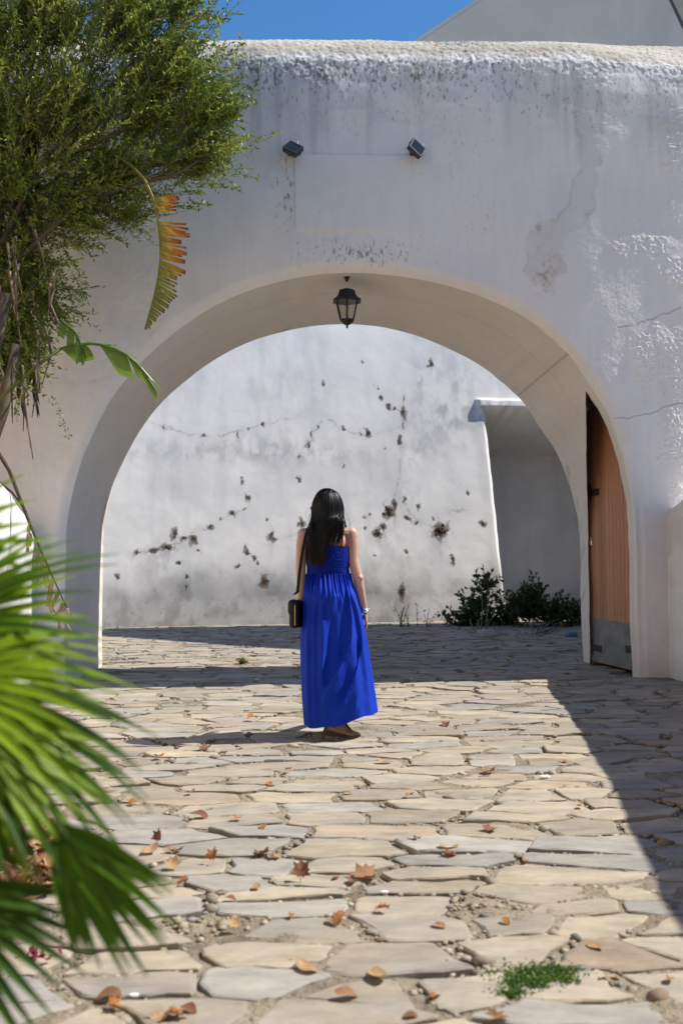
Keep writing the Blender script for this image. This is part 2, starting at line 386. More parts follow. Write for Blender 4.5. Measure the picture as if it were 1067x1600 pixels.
    for c, o, a in stones:
        lo, hi = o.min(0), o.max(0)
        idx = np.nonzero((T[:, 0] > lo[0]) & (T[:, 0] < hi[0]) & (T[:, 1] > lo[1]) & (T[:, 1] < hi[1]) & ok)[0]
        if len(idx): ok[idx[in_poly(T[idx, 0], T[idx, 1], o)]] = False
    T = T[ok][:9000]; m = len(T)
    r = rng.uniform(0.004, 0.013, m) * np.where(rng.random(m) < 0.10, 2.2, 1) * (1 + 0.03 * T[:, 1])
    s3 = np.column_stack([rng.uniform(0.8, 1.6, m), rng.uniform(0.7, 1.1, m), rng.uniform(0.4, 0.8, m)]) * r[:, None]
    an = rng.uniform(0, 6.28, m); ca, sa = np.cos(an)[:, None], np.sin(an)[:, None]
    v = iv[None] * s3[:, None] * (1 + rng.normal(0, 0.14, (m, len(iv), 1)))
    v = np.stack([v[..., 0] * ca - v[..., 1] * sa + T[:, 0:1], v[..., 0] * sa + v[..., 1] * ca + T[:, 1:2], v[..., 2] + 0.012 + r[:, None] * 0.1], -1)
    pal = np.array([(0.30, 0.25, 0.185), (0.22, 0.20, 0.175), (0.36, 0.31, 0.235), (0.22, 0.16, 0.11)])
    cc = pal[rng.choice(4, m, p=[.45, .22, .2, .13])] * rng.uniform(0.75, 1.2, (m, 1))
    F = (jf[None] + (np.arange(m) * len(iv))[:, None, None]).reshape(-1, 3)
    o = mk('joint_pebbles', v.reshape(-1, 3), F, 'pebble', None, col=np.repeat(cc, len(iv), 0))
    tag(o, 'small loose pebbles and grit filling the joints between paving stones', 'pebbles', kind='stuff')
paving()

# ================================================================== ARCH WALL
YF, YR = 9.40, 10.92
ACX, AA, AZS, ACR = 0.316, 2.67, 1.22, 3.93
X0, X1, ZT = -3.7, 4.2, 6.05
def FW(px, py): p = at(px, py, YF); return (p.x, p.z)
arch = thing('arch_gateway_wall', (ACX, YF, 0), 'thick whitewashed gateway wall pierced by the wide round arch', 'wall')
def wall_bow(x):        # the wall swings gently back towards its right hand end
    x = np.asarray(x, float)
    return np.interp(x, BOWX, BOWY)
BOWX = np.linspace(2.0, 12.0, 200); _sl = 0.094 * sst(2.2, 2.95, BOWX) + 0.075 * sst(3.3, 4.0, BOWX)
BOWY = np.concatenate([[0], np.cumsum((_sl[1:] + _sl[:-1]) / 2 * np.diff(BOWX))])
ZWT = ZT - 0.48
def lime_colour(X, Z):
    C = np.empty(X.shape + (3,)); C[:] = (0.825, 0.780, 0.740)
    m = (sst(0.45, 0.75, fbm(X * 0.7, Z * 0.7, 41, 4)) * 0.22)[..., None]; C = C * (1 - m) + np.array((0.63, 0.61, 0.62)) * m
    m = (sst(0.42, 0.75, fbm(X * 9, Z * 0.5, 42, 4) * sst(3.6, 5.7, Z)) * 0.45)[..., None]; C = C * (1 - m) + np.array((0.42, 0.41, 0.40)) * m
    m = (sst(0.46, 0.7, fbm(X * 2.1, Z * 0.9, 47, 5)) * sst(3.4, 5.3, Z) * 0.22)[..., None]; C = C * (1 - m) + np.array((0.45, 0.44, 0.43)) * m
    m = (sst(0.5, 0.7, fbm(X * 3, Z * 5, 44, 4)) * sst(5.1, 5.5, Z) * 0.3)[..., None]; C = C * (1 - m) + np.array((0.5, 0.48, 0.45)) * m
    return C
def arch_wall():
    nj = 100; na = 1080
    zj = np.linspace(-0.15, AZS, nj, endpoint=False)
    th = np.concatenate([np.linspace(math.pi, R(125), 170, endpoint=False), np.linspace(R(125), R(52), 330, endpoint=False), np.linspace(R(52), 0, na - 500)])
    ex = 2.0 + 0.3 * sst(-0.1, 0.5, np.cos(th))
    cth = np.sign(np.cos(th)) * np.abs(np.cos(th)) ** (2 / ex); sth = np.abs(np.sin(th)) ** (2 / ex)
    cth = np.where(cth > 0, cth * 1.026, cth)
    px = np.concatenate([np.full(nj, ACX - AA), ACX + AA * cth, np.full(nj, ACX + AA * 1.026)])
    pz = np.concatenate([zj, AZS + (ACR - AZS) * sth, zj[::-1]])
    cx0 = np.concatenate([np.full(nj, ACX), np.full(na, ACX), np.full(nj, ACX)])
    cz0 = np.concatenate([zj, np.full(na, AZS), zj[::-1]])
    dx, dz = px - cx0, pz - cz0; L = np.hypot(dx, dz); dx /= L; dz /= L
    # ray to the outer rectangle
    tx = np.where(dx > 1e-9, (X1 - px) / np.maximum(dx, 1e-9), np.where(dx < -1e-9, (X0 - px) / np.minimum(dx, -1e-9), 1e9))
    tz = np.where(dz > 1e-9, (ZWT - pz) / np.maximum(dz, 1e-9), 1e9)
    T = np.minimum(tx, tz)
    nu = len(px)
    # slow wobble of the hand-made opening
    u = np.linspace(0, 1, nu)
    wob = (fbm(u * 14, u * 0 + 3.3, 31, 3) - 0.5) * 0.05
    cols = []   # list of (offset array, Y array or scalar)
    nb = 10
    for t in np.linspace(1, 0.08, 10): cols.append((T * t, np.full(nu, YR)))
    rr = 0.05
    for f in np.linspace(0, 1, 5): a = f * math.pi / 2; cols.append((np.full(nu, rr * (1 - math.sin(a))), np.full(nu, YR - rr * (1 - math.cos(a)))))
    RY0, RY1 = 10.72, 9.60          # recess for the folded gate leaf
    ys = list(np.linspace(YR - rr - 0.02, RY0 + 0.012, 8)) + [RY0 + 0.003, RY0 - 0.003] + list(np.linspace(RY0 - 0.012, RY1 + 0.012, 95)) + [RY1 + 0.003, RY1 - 0.003] + list(np.linspace(RY1 - 0.02, YF + 0.070, 8))
    for y in ys: cols.append((np.zeros(nu), np.full(nu, y)))
    ro, rd = 0.105, 0.064
    for o_, y_ in ((0.0, 0.066), (0.0005, 0.0635), (0.003, 0.060), (0.02, 0.044), (0.04, 0.027), (0.06, 0.013), (0.078, 0.005), (0.09, 0.0015), (0.105, 0.0)):
        cols.append((np.full(nu, o_), np.full(nu, YF + y_)))
    nfront = 250
    for f in np.linspace(0, 1, nfront)[1:]: cols.append((ro + (T - ro) * f, np.full(nu, YF)))
    off = np.stack([c[0] for c in cols], 1); Y = np.stack([c[1] for c in cols], 1)
    nv = off.shape[1]
    taper = 1 - 0.036 * sst(YF, YR, Y)
    fade = np.clip(1 - off / 0.5, 0, 1)
    o2 = off + wob[:, None] * fade * np.where(off >= T[:, None] * 0.999, 0, 1)
    rx = np.concatenate([np.full(nj, ACX - AA), ACX + AA * np.cos(th), np.full(nj, ACX + AA)]); rz_ = np.concatenate([zj, AZS + (ACR - AZS) * np.sin(th), zj[::-1]])
    w_ = sst(YF - 0.15, YR, Y)
    bx = (px[:, None] * (1 - w_) + (ACX - 0.015 + (rx - ACX) * 0.975)[:, None] * w_)
    bz = (pz[:, None] * (1 - w_) + np.where(rz_ > AZS, AZS + (rz_ - AZS) * 0.935, rz_)[:, None] * w_)
    X = bx + dx[:, None] * o2; Z = bz + dz[:, None] * o2
    # recess on the right hand side
    Yb = np.minimum(X / 0.2745, RY0)
    rec = (Y < Yb) & (Y > RY1) & (off < 0.001) & (X > 1.9) & (Z < 3.3)
    f_ = np.clip((Y - RY1) / np.maximum(Yb - RY1, 1e-3), 0, 1)
    X = np.where(rec, np.where(f_ < 0.6, 3.20, 3.20 - 0.25 * sst(0.6, 0.85, f_)), X)
    Y = np.where(rec, RY1 + np.minimum(f_ / 0.55, 1) * (RY0 + 0.02 - RY1), Y)
    # ---------------- relief of the front face
    front = sst(YF + 0.055, YF + 0.008, Y)
    d = (fbm(X * 0.9, Z * 0.9, 3, 3) - 0.5) * 0.05
    d += (fbm(X * 5, Z * 4, 4, 3) - 0.5) * 0.010
    rough_top = sst(5.28, 5.75, Z + (fbm(X * 2.2, Z * 0.8, 8, 3) - 0.5) * 0.9)
    patch = np.zeros_like(X)
    for (a, b, ra, rb, s) in ((1060, 235, 42, 45, 1), (1010, 380, 55, 28, 1), (1065, 420, 40, 30, 1), (1010, 560, 40, 45, .9), (1065, 570, 60, 75, 1), (1055, 690, 30, 70, 1), (1062, 780, 26, 34, 1), (1045, 130, 60, 80, 1), (980, 385, 30, 20, 1), (1060, 330, 24, 40, .6)):
        x, z = FW(a, b); ra, rb = ra / 165.5, rb / 165.5
        patch = np.maximum(patch, s * np.exp(-((X - x) / ra) ** 2 - ((Z - z) / rb) ** 2))
    patch = np.maximum(patch, sst(3.55, 3.8, X) * 0.8)
    pm = sst(0.30, 0.50, patch * 0.9 + (fbm(X * 7, Z * 7, 9, 5, .6) - 0.5) * 1.1)
    rough = np.maximum(rough_top * 0.95, pm)
    left_r = sst(-0.9, -1.6, X) * sst(0.9, 1.8, Z)
    grain = fbm(X * 40, Z * 44, 14, 3, 0.75) - 0.5
    d += rough * grain * 0.020 + left_r * (fbm(X * 16, Z * 16, 15, 4, .65) - 0.5) * 0.016
    # drips run down
    drip = sst(0.55, 0.8, fbm(X * 22, Z * 1.6, 17, 2)) * sst(4.0, 5.2, Z)
    d += drip * 0.0035 * (vn(X * 30, Z * 14, 18))
    d += (vn(X * 55, Z * 55, 19) - 0.5) * 0.0016
    d += sst(0.25, 0.7, patch * 0.9 + (fbm(X * 5, Z * 5, 10, 2) - 0.5) * 0.5) * 0.006 - wall_bow(X)
    Y = Y - d * front
    # small relief in the tunnel
    tun = (off < 0.001)
    X = X + np.where(tun & ~rec, (fbm(Y * 4, Z * 4, 21, 3) - 0.5) * 0.014 * np.sign(X - ACX), 0)
    # ---------------- colour: limewash, dirt, stains
    C = lime_colour(X, Z)
    def mixc(mask, col):
        C[:] = C * (1 - mask[..., None]) + np.array(col) * mask[..., None]
    zone = sst(4.9, 5.8, Z) * 0.42
    for (a, b, ra, rb, s) in ((448, 300, 26, 75, .55), (565, 395, 110, 30, .6), (540, 190, 90, 22, .35), (640, 150, 190, 55, .35), (720, 200, 60, 100, .3), (760, 330, 40, 80, .25)):
        x, z = FW(a, b); zone = np.maximum(zone, s * np.exp(-((X - x) / (ra / 165.5)) ** 2 - ((Z - z) / (rb / 165.5)) ** 2))
    spk = zone * front
    # peeling damp patch on the right
    pl = [FW(a, b) for a, b in ((893, 172), (925, 178), (944, 205), (938, 245), (930, 285), (932, 318), (915, 330), (915, 352), (880, 365), (878, 400), (888, 428), (868, 440), (862, 460), (838, 446), (818, 428), (826, 398), (818, 370), (836, 352), (865, 340), (888, 322), (893, 285), (906, 262), (902, 215))]
    wx = X + (fbm(X * 9, Z * 9, 51, 3) - 0.5) * 0.12; wz = Z + (fbm(X * 9, Z * 9, 52, 3) - 0.5) * 0.12
    ins = in_poly(wx, wz, pl) & (front > 0.5)
    dist = seg_dist(wx, wz, pl + [pl[0]])
    mixc(np.where(ins, 0.42, 0.0), (0.66, 0.61, 0.55))
    mixc(np.exp(-(dist / 0.010) ** 2) * 0.42 * sst(.35, .6, vn(X * 6, Z * 6, 57)) * (front > 0.5), (0.40, 0.36, 0.32))
    for (a, b, ra, rb, s) in ((850, 430, 20, 24, .5), (840, 362, 6, 22, .45), (862, 400, 14, 26, .2), (905, 215, 14, 30, .18)):
        x, z = FW(a, b)
        g = s * np.exp(-((X - x) / (ra / 165.5)) ** 2 - ((Z - z) / (rb / 165.5)) ** 2) * sst(0.42, 0.62, fbm(X * 20, Z * 15, 53, 5, .65)) * 1.3
        mixc(np.clip(g, 0, .85) * front, (0.40, 0.29, 0.17))
    # hairline cracks
    for pts, w, s in (([(955, 655), (1000, 650), (1040, 636), (1075, 628)], .006, .6), ([(965, 508), (1000, 506), (1030, 492), (1070, 478)], .007, .5), ([(780, 480), (802, 492)], .012, .6), ([(870, 560), (893, 578)], .004, .3)):
        q = [FW(a, b) for a, b in pts]
        dd = seg_dist(X + (vn(X * 14, Z * 14, 54) - .5) * .03, Z + (vn(X * 14, Z * 14, 55) - .5) * .03, q)
        mixc(np.exp(-(dd / w) ** 2) * s * front, (0.2, 0.16, 0.12))
    # warmer, darker tone inside the opening, fainter along its edge
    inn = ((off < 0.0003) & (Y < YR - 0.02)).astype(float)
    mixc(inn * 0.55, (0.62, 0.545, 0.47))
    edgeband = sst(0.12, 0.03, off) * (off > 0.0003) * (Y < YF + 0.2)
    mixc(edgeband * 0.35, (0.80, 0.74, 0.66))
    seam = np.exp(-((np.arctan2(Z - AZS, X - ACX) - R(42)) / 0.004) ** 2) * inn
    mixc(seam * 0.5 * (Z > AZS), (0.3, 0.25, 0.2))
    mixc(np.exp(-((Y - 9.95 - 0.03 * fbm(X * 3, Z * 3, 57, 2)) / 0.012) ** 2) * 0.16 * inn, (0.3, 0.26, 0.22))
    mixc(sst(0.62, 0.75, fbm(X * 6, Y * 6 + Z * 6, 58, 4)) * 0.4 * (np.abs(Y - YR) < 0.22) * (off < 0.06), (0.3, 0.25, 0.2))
    # splash dirt at the foot
    mixc(sst(0.55, 0.0, Z + (fbm(X * 4, Z * 4, 56, 3) - 0.5) * 0.5) * 0.40, (0.50, 0.46, 0.40))
    V = np.stack([X, Y, Z], -1).reshape(-1, 3)
    F = grid_faces(nu, nv)
    C = C.reshape(-1, 3)
    # the wall runs on to both sides
    for xa, xb in ((-10, X0), (X1, 11)):
        n0 = len(V)
        ex = np.array([(x, y + (float(wall_bow(np.array(x))) if y == YF else 0), z) for x in (xa, xb) for y in (YF, YR) for z in (-0.15, ZWT)])
        V = np.vstack([V, ex]); C = np.vstack([C, np.tile((0.78, 0.77, 0.75), (8, 1))])
        F = np.vstack([F, np.array([[0, 1, 3, 2], [4, 6, 7, 5], [0, 4, 5, 1], [2, 3, 7, 6], [0, 2, 6, 4], [1, 5, 7, 3]]) + n0])
    spk = np.concatenate([spk.ravel(), np.zeros(16)])
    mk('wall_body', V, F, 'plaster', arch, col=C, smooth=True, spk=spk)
    # ---------------- rounded coping
    nx = 700; xs = np.linspace(X0, X1, nx)
    prof = [(YF + 0.03, ZT - 0.62), (YF - 0.004, ZT - 0.52), (YF - 0.002, ZT - 0.36), (YF + 0.008, ZT - 0.20), (YF + 0.03, ZT - 0.06), (YF + 0.07, ZT + 0.02), (YF + 0.14, ZT + 0.12), (YF + 0.26, ZT + 0.23), (YF + 0.42, ZT + 0.33), (YF + 0.6, ZT + 0.40), (YF + 0.85, ZT + 0.44), (YF + 1.2, ZT + 0.36), (YR + 0.02, ZT + 0.15), (YR + 0.02, ZT - 0.2)]
    prof = np.array(prof); sl = np.concatenate([[0], np.cumsum(np.hypot(*np.diff(prof, axis=0).T))])
    tt = np.concatenate([np.arange(0, 1.6, 0.012), np.linspace(1.61, sl[-1], 12)])
    py_ = np.interp(tt, sl, prof[:, 0]); pz_ = np.interp(tt, sl, prof[:, 1])
    k = np.ones(5) / 5
    py_[2:-2] = np.convolve(py_, k, 'valid'); pz_[2:-2] = np.convolve(pz_, k, 'valid')
    XX, TT = np.meshgrid(xs, tt, indexing='ij')
    low = 0.62 + (fbm(XX * 1.1, XX * 0, 60, 3) - 0.5) * 0.35          # ragged lower limit of the weathered cap
    rg_ = sst(low - 0.30, low - 0.02, TT + (fbm(XX * 6, TT * 3, 59, 3) - .5) * .35)
    PZ = np.broadcast_to(pz_[None], XX.shape)
    dd = (fbm(XX * 0.9, PZ * 0.9, 3, 3) - 0.5) * 0.05 * sst(.75, .25, TT) + (fbm(XX * 5, PZ * 4, 4, 3) - 0.5) * 0.010 + (fbm(XX * 0.8, TT * 1.2, 61, 2) - 0.5) * 0.035 * sst(.3, .8, TT) + ((fbm(XX * 26, TT * 26, 62, 3, 0.75) - 0.5) * 0.022) * rg_ + (vn(XX * 60, TT * 60, 74) - .5) * .004 * rg_
    dd = dd - wall_bow(XX) * sst(1.5, .8, TT) - 0.02 * sst(.1, 0, TT)
    ty = np.gradient(py_, tt); tz = np.gradient(pz_, tt); ln = np.hypot(ty, tz); ny, nz = -tz / ln, ty / ln
    Yc = py_[None] + ny[None] * dd; Zc = pz_[None] + nz[None] * dd

    C = lime_colour(XX, PZ)
    def mixc2(m, c): C[:] = C * (1 - m[..., None]) + np.array(c) * m[..., None]
    capm = sst(0.56, 0.72, TT + (fbm(XX * 5, TT * 5, 58, 3) - .5) * .16)
    mixc2(capm * 0.9, (0.50, 0.455, 0.37))
    mixc2(sst(0.40, 0.66, fbm(XX * 1.6, TT * 5, 64, 4)) * 0.55 * capm, (0.36, 0.33, 0.265))
    mixc2(sst(0.86, 0.92, vn(XX * 18, TT * 24, 66)) * sst(0.45, 0.6, fbm(XX * 1.5, TT * 2, 67, 2)) * 0.8 * capm, (0.42, 0.17, 0.05))
    spc = np.maximum(sst(4.9, 5.8, PZ) * 0.42, np.clip(0.34 + 0.5 * sst(0.45, 0.75, fbm(XX * 1.3, TT * 2, 69, 3)), 0, 1) * sst(0.2, 0.5, TT))
    spc = np.maximum(spc, 0.66 * sst(0.12, 0.42, TT + (fbm(XX * 5, XX * 0, 70, 3) - .5) * .3) * sst(0.68, 0.56, TT) * (0.55 + 0.45 * sst(2.6, 1.2, XX)))
    Vc = np.stack([XX, Yc, Zc], -1).reshape(-1, 3); Fc = grid_faces(nx, len(tt)); Cc = C.reshape(-1, 3)
    for xa, xb in ((-10, X0), (X1, 11)):
        n0 = len(Vc); m = len(prof)
        ex = np.array([(x, p[0] + (float(wall_bow(x)) if i_ < 9 else 0), p[1]) for x in (xa, xb) for i_, p in enumerate(prof)]); Vc = np.vstack([Vc, ex]); Cc = np.vstack([Cc, np.tile((0.5, .47, .4), (2 * m, 1))])
        Fc = np.vstack([Fc, np.array([[j, m + j, m + j + 1, j + 1] for j in range(m - 1)]) + n0])
    mk('coping', Vc, Fc, 'plaster', arch, col=Cc, smooth=True, spk=np.concatenate([spc.ravel(), np.full(len(Vc) - spc.size, .4)]))
    # ---------------- blank painted panel above the arch
    (xa, za), (xb, zb) = FW(459, 240), FW(646, 363)
    n1, n2 = 120, 80
    gx, gz = np.meshgrid(np.linspace(0, 1, n1), np.linspace(0, 1, n2), indexing='ij')
    e = np.minimum(np.minimum(gx, 1 - gx) * (xb - xa), np.minimum(gz, 1 - gz) * (za - zb))
    Xp = xa + gx * (xb - xa); Zp = zb + gz * (za - zb)
    dp = (fbm(Xp * 0.9, Zp * 0.9, 3, 3) - 0.5) * 0.05
    Yp = YF - dp - 0.017 * sst(0, 0.008, e) + 0.01 + (vn(Xp * 7, Zp * 7, 71) - .5) * 0.004
    Yp = np.where(e < 0.001, YF + 0.03, Yp)
    cp = np.tile((0.82, 0.775, 0.74), (n1 * n2, 1)) * (0.97 + 0.05 * fbm(Xp * 2, Zp * 2, 72, 3).reshape(-1, 1))
    mk('blank_panel', np.stack([Xp, Yp, Zp], -1).reshape(-1, 3), grid_faces(n1, n2), 'plaster', arch, col=cp, smooth=True)
arch_wall()

# ================================================================== RAMPED SIDE WALLS
def side_wall(name, path, tops, thick, side, label):
    """path: (x,y) of the face towards the yard; tops: height at each; side=+1 thickness to the right"""
    pa = np.array(path, float); seg = np.concatenate([[0], np.cumsum(np.hypot(*np.diff(pa, axis=0).T))])
    s = np.arange(0, seg[-1], 0.035); px = np.interp(s, seg, pa[:, 0]); py = np.interp(s, seg, pa[:, 1]); h = np.interp(s, seg, tops)
    k = np.ones(15) / 15; h = np.convolve(np.pad(h, 7, 'edge'), k, 'valid')
    dx = np.gradient(px); dy = np.gradient(py); L = np.hypot(dx, dy); nx, ny = -dy / L, dx / L
    sg = np.sign(nx * side); nx *= sg; ny *= sg        # pointing into the wall's thickness
    r = thick / 2
    ws = []; 
    for f in np.linspace(0, 1, 40): ws.append((0, f, 0))
    for a in np.linspace(0, math.pi, 22)[1:-1]: ws.append((r - r * math.cos(a), 1, math.sin(a) * r * 0.7))
    for f in np.linspace(1, 0, 12): ws.append((thick, f, 0))
    ws = np.array(ws)
    base = h[:, None] - r * 0.7
    X = px[:, None] + nx[:, None] * ws[:, 0]; Y = py[:, None] + ny[:, None] * ws[:, 0]
    Z = -0.15 + (base + 0.15) * ws[:, 1] + ws[:, 2]
    d = (fbm(Y * 2, Z * 2, 81, 3) - 0.5) * 0.05 + (fbm(Y * 14, Z * 14, 82, 2) - .5) * 0.01
    X = X - nx[:, None] * d
    C = np.empty(X.shape + (3,)); C[:] = (0.79, 0.775, 0.75)
    m = sst(0.5, 0.75, fbm(Y * 1.3, Z * 3, 83, 4)) * 0.4 + sst(0.35, 0, Z) * 0.4
    m = np.maximum(m, sst(0.55, 0.7, fbm(Y * 9, Z * 9, 84, 3)) * sst(0.2, 0.0, h[:, None] - Z) * 0.6)
    C = C * (1 - m[..., None]) + np.array((0.46, 0.41, 0.34)) * m[..., None]
    w = thing(name, (pa[0, 0], pa[0, 1], 0), label, 'wall')
    nv = len(ws); F = list(map(list, grid_faces(len(s), nv).tolist())) + [list(range(nv))[::-1], [(len(s) - 1) * nv + j for j in range(nv)]]
    if side < 0: F = [f[::-1] for f in F]
    o = mk('wall_body', X.reshape(0 - 1) if False else np.stack([X, Y, Z], -1).reshape(-1, 3), F, 'plaster', w, col=C.reshape(-1, 3), smooth=True)
    return w
side_wall('ramped_parapet', [(3.36, 9.62), (3.36, 8.6), (3.36, 7.1), (3.36, 5.3), (3.36, 4.3), (3.36, 3.4), (3.36, 0.6)], [1.62, 1.88, 2.12, 2.50, 2.74, 2.95, 3.2], 0.34, 1,
          'low whitewashed parapet wall at right edge beside the wooden gate')
side_wall('ramped_parapet', [(-2.60, 9.42), (-2.56, 9.0), (-2.42, 8.2), (-2.22, 7.2), (-2.06, 6.4)], [1.42, 1.60, 1.70, 1.78, 1.82], 0.36, -1,
          'sunlit white parapet wall at left edge behind the palm')

# ================================================================== COURTYARD: FAR WALL WITH NICHE
FWB = Vector((0, 17.3, 0)); FROT = R(8); FBAT = R(14)
fu = Vector((math.cos(FROT), math.sin(FROT), 0)); fback = Vector((-math.sin(FROT), math.cos(FROT), 0))
fv = (Vector((0, 0, 1)) * math.cos(FBAT) + fback * math.sin(FBAT)); fn = fu.cross(fv); fn = -fn if fn.y > 0 else fn
def FAR(px, py):
    d = ray(px, py); t = (FWB - CAM).dot(fn) / d.dot(fn); p = CAM + d * t - FWB
    return (p.dot(fu), p.dot(fv))
far = thing('courtyard_wall', FWB, 'stained sunlit white courtyard wall with a dark niche, seen through the arch', 'wall')
SPOTS = [(508,600,3,6),(564,563,2,3),(672,567,5,7),(593,606,2,4),(597,622,2,5),(607,635,5,3),(617,638,3,3),(630,624,2,6),(631,643,5,9),(629,665,2,6),(625,688,4,7),(576,677,5,6),(537,669,2.5,5),(563,677,2,2),(410,664,3.5,3.5),(388,672,2,2),(372,680,2,4),(320,679,4,2),(254,667,2,2),(495,666,2,4),(488,680,2,5),(480,694,2,5),(470,714,2,3),(466,749,3,7),(538,728,2,4),(386,777,4,5),(380,752,2.5,3.5),(378,745,2,2),(363,802,5,4),(381,797,2.5,2),(345,812,2,2),(328,823,5,4),(272,834,4,11),(302,842,5,8),(288,841,5,4),(262,856,10,5),(243,861,7,4),(215,864,6,4),(310,861,3,3),(282,881,4,4),(293,902,2.5,4),(292,917,2,3),(184,900,5,4),(472,820,4,9),(424,836,4,8),(430,844,5,3.5),(415,809,2,3),(388,862,4,6),(397,873,4,5),(403,881,3,3),(372,886,4.5,4),(385,854,2,3),(412,908,6,10),(615,789,4,12),(600,803,3,6),(608,800,9,10),(590,834,8,7),(599,824,5,6),(632,780,3,5),(655,793,3.5,3.5),(635,807,4,4),(648,815,3,3),(688,829,13,12),(706,873,4,9),(636,862,2.5,7),(628,925,6,15),(731,770,2.5,3),(755,818,6,5),(675,809,2,3),(570,808,1.5,3),(579,804,2,3.5),(570,826,2,3),(585,868,1.5,2),(466,820,3,5),(600,700,1.5,2)]
def far_wall():
    s = np.arange(-6.0, 8.0, 0.017); t = np.arange(-0.2, 7.4, 0.02)
    SS, TT = np.meshgrid(s, t, indexing='ij')
    # niche
    tl = FAR(752, 634); bl = FAR(786, 960); ntop = tl[1] - 0.05
    edge = tl[0] + (tl[1] - TT) * (bl[0] - tl[0]) / (tl[1] - bl[1]) + (fbm(SS * 3, TT * 3, 101, 2) - .5) * .02
    insx = SS - edge; insy = ntop - TT + (fbm(SS * 3, TT * 3, 102, 2) - .5) * .02; insr = 5.9 - SS
    a = sst(0.0, 0.42, insx) * sst(0.06, 0.34, insy) * sst(0, 0.1, insr)
    depth = 2.3 * np.minimum(np.minimum(np.clip(insx / 0.42, 0, 1) ** 1.9, np.clip((insy - .03) / 0.14, 0, 1) ** 1.5), np.clip(insr / .1, 0, 1))
    lip = np.exp(-(np.minimum(np.maximum(np.abs(insx) - .02, 0), 9) / 0.10) ** 2) * (insy > -0.1) + np.exp(-((insy + .02) / 0.10) ** 2) * (insx > -0.1) * (insr > 0)
    d = (fbm(SS * 0.6, TT * 0.6, 103, 3) - 0.5) * 0.03 + (fbm(SS * 4, TT * 4, 104, 4) - 0.5) * 0.005
    d += np.clip(lip, 0, 1) * 0.004 - depth + 0.09 * sst(-0.20, -0.13, insy) * sst(0.05, -0.01, insy) * sst(-0.14, -0.05, insx) * sst(-0.1, 0.1, insr)
    d += sst(0.5, -0.1, TT) * 0.06
    C = np.empty(SS.shape + (3,)); C[:] = (0.83, 0.795, 0.75)
    def mixc(m, c): C[:] = C * (1 - np.clip(m, 0, 1)[..., None]) + np.array(c) * np.clip(m, 0, 1)[..., None]
    def Q(px, py): return FAR(px, py)
    k = 1556 / 17.3
    mixc(sst(0.45, 0.72, fbm(SS * 0.9, TT * 1.1, 111, 5)) * 0.30, (0.58, 0.58, 0.58))
    mixc(sst(0.5, 0.75, fbm(SS * 5, TT * 0.7, 112, 4)) * 0.22, (0.52, 0.51, 0.50))
    # grime creeping up from the ground
    g = sst(1.35, 0.1, TT + (fbm(SS * 1.5, TT * 1.5, 113, 5) - .5) * 0.9)
    mixc(g * 0.85, (0.27, 0.26, 0.25)); mixc(sst(0.45, 0.72, fbm(SS * 4, TT * 3, 114, 5)) * g * 0.5, (0.15, 0.145, 0.14))
    # grey bands and clouds of damp
    for (x, y, rx, ry, st) in ((330, 705, 170, 18, .5), (420, 700, 60, 30, .3), (680, 650, 60, 40, .5), (655, 700, 45, 20, .45), (500, 710, 60, 20, .4), (700, 590, 60, 60, .3), (450, 600, 80, 60, .2), (640, 770, 25, 60, .25), (250, 880, 45, 40, .45), (600, 850, 30, 50, .35), (690, 870, 14, 40, .35), (655, 590, 8, 26, .6), (412, 930, 40, 30, .6), (780, 637, 50, 9, .8), (760, 660, 24, 14, .4), (630, 930, 40, 40, .4), (720, 640, 40, 60, .3)):
        q = Q(x, y); e = np.exp(-((SS - q[0]) / (rx / k)) ** 2 - ((TT - q[1]) / (ry / k)) ** 2)
        mixc(e * st * sst(0.35, 0.7, fbm(SS * 7, TT * 4, 115, 5, .65)) * 0.95, (0.33, 0.32, 0.31))
    # cracks
    wx = SS + (fbm(SS * 6, TT * 6, 116, 4, .65) - .5) * .14; wy = TT + (fbm(SS * 6, TT * 6, 117, 4, .65) - .5) * .14
    for pts in ([(215, 655), (255, 667), (300, 680), (350, 681), (410, 664), (470, 648)], [(468, 718), (480, 694), (497, 664), (506, 648), (530, 668), (560, 678)], [(560, 678), (600, 676), (628, 668)], [(205, 866), (262, 856), (300, 836), (328, 823), (363, 803), (390, 794)], [(430, 845), (470, 832), (520, 822)], [(588, 842), (605, 812), (616, 780), (625, 740), (625, 690), (631, 640), (630, 615)], [(585, 600), (596, 620), (607, 635), (628, 642)], [(372, 680), (372, 690)], [(632, 780), (640, 800), (655, 818)], [(700, 800), (725, 795), (732, 800)]):
        q = [Q(*p) for p in pts]; e = seg_dist(wx, wy, q)
        mixc(np.exp(-(e / 0.013) ** 2) * 0.5 * sst(.3, .65, fbm(SS * 7, TT * 7, 118, 3)), (0.22, 0.19, 0.17))
        mixc(np.exp(-(e / 0.09) ** 2) * 0.10, (0.35, 0.34, 0.33))
    spk = g * 0.15
    for (x, y, w, h) in SPOTS:
        q = Q(x, y); e = np.exp(-((wx - q[0]) / (w * 1.35 / k)) ** 2 - ((wy - q[1]) / (h * 1.35 / k)) ** 2)
        spk = np.maximum(spk, e)
        if w * h > 30:       # run-off below
            e = np.exp(-((SS - q[0]) / (w * 1.1 / k)) ** 2) * sst(q[1] - h * 4.5 / k, q[1], TT) * (TT < q[1]) * sst(.4, .6, fbm(SS * 20, TT * 1.0, 120, 2))
            mixc(e * 0.38, (0.30, 0.28, 0.26))
    mixc(sst(0.0, 0.5, depth) * 0.35, (0.6, 0.6, 0.6))
    P = np.array(FWB)[None, None] + SS[..., None] * np.array(fu) + TT[..., None] * np.array(fv) + d[..., None] * np.array(fn)
    F = grid_faces(len(s), len(t))
    V = P.reshape(-1, 3); C = C.reshape(-1, 3)
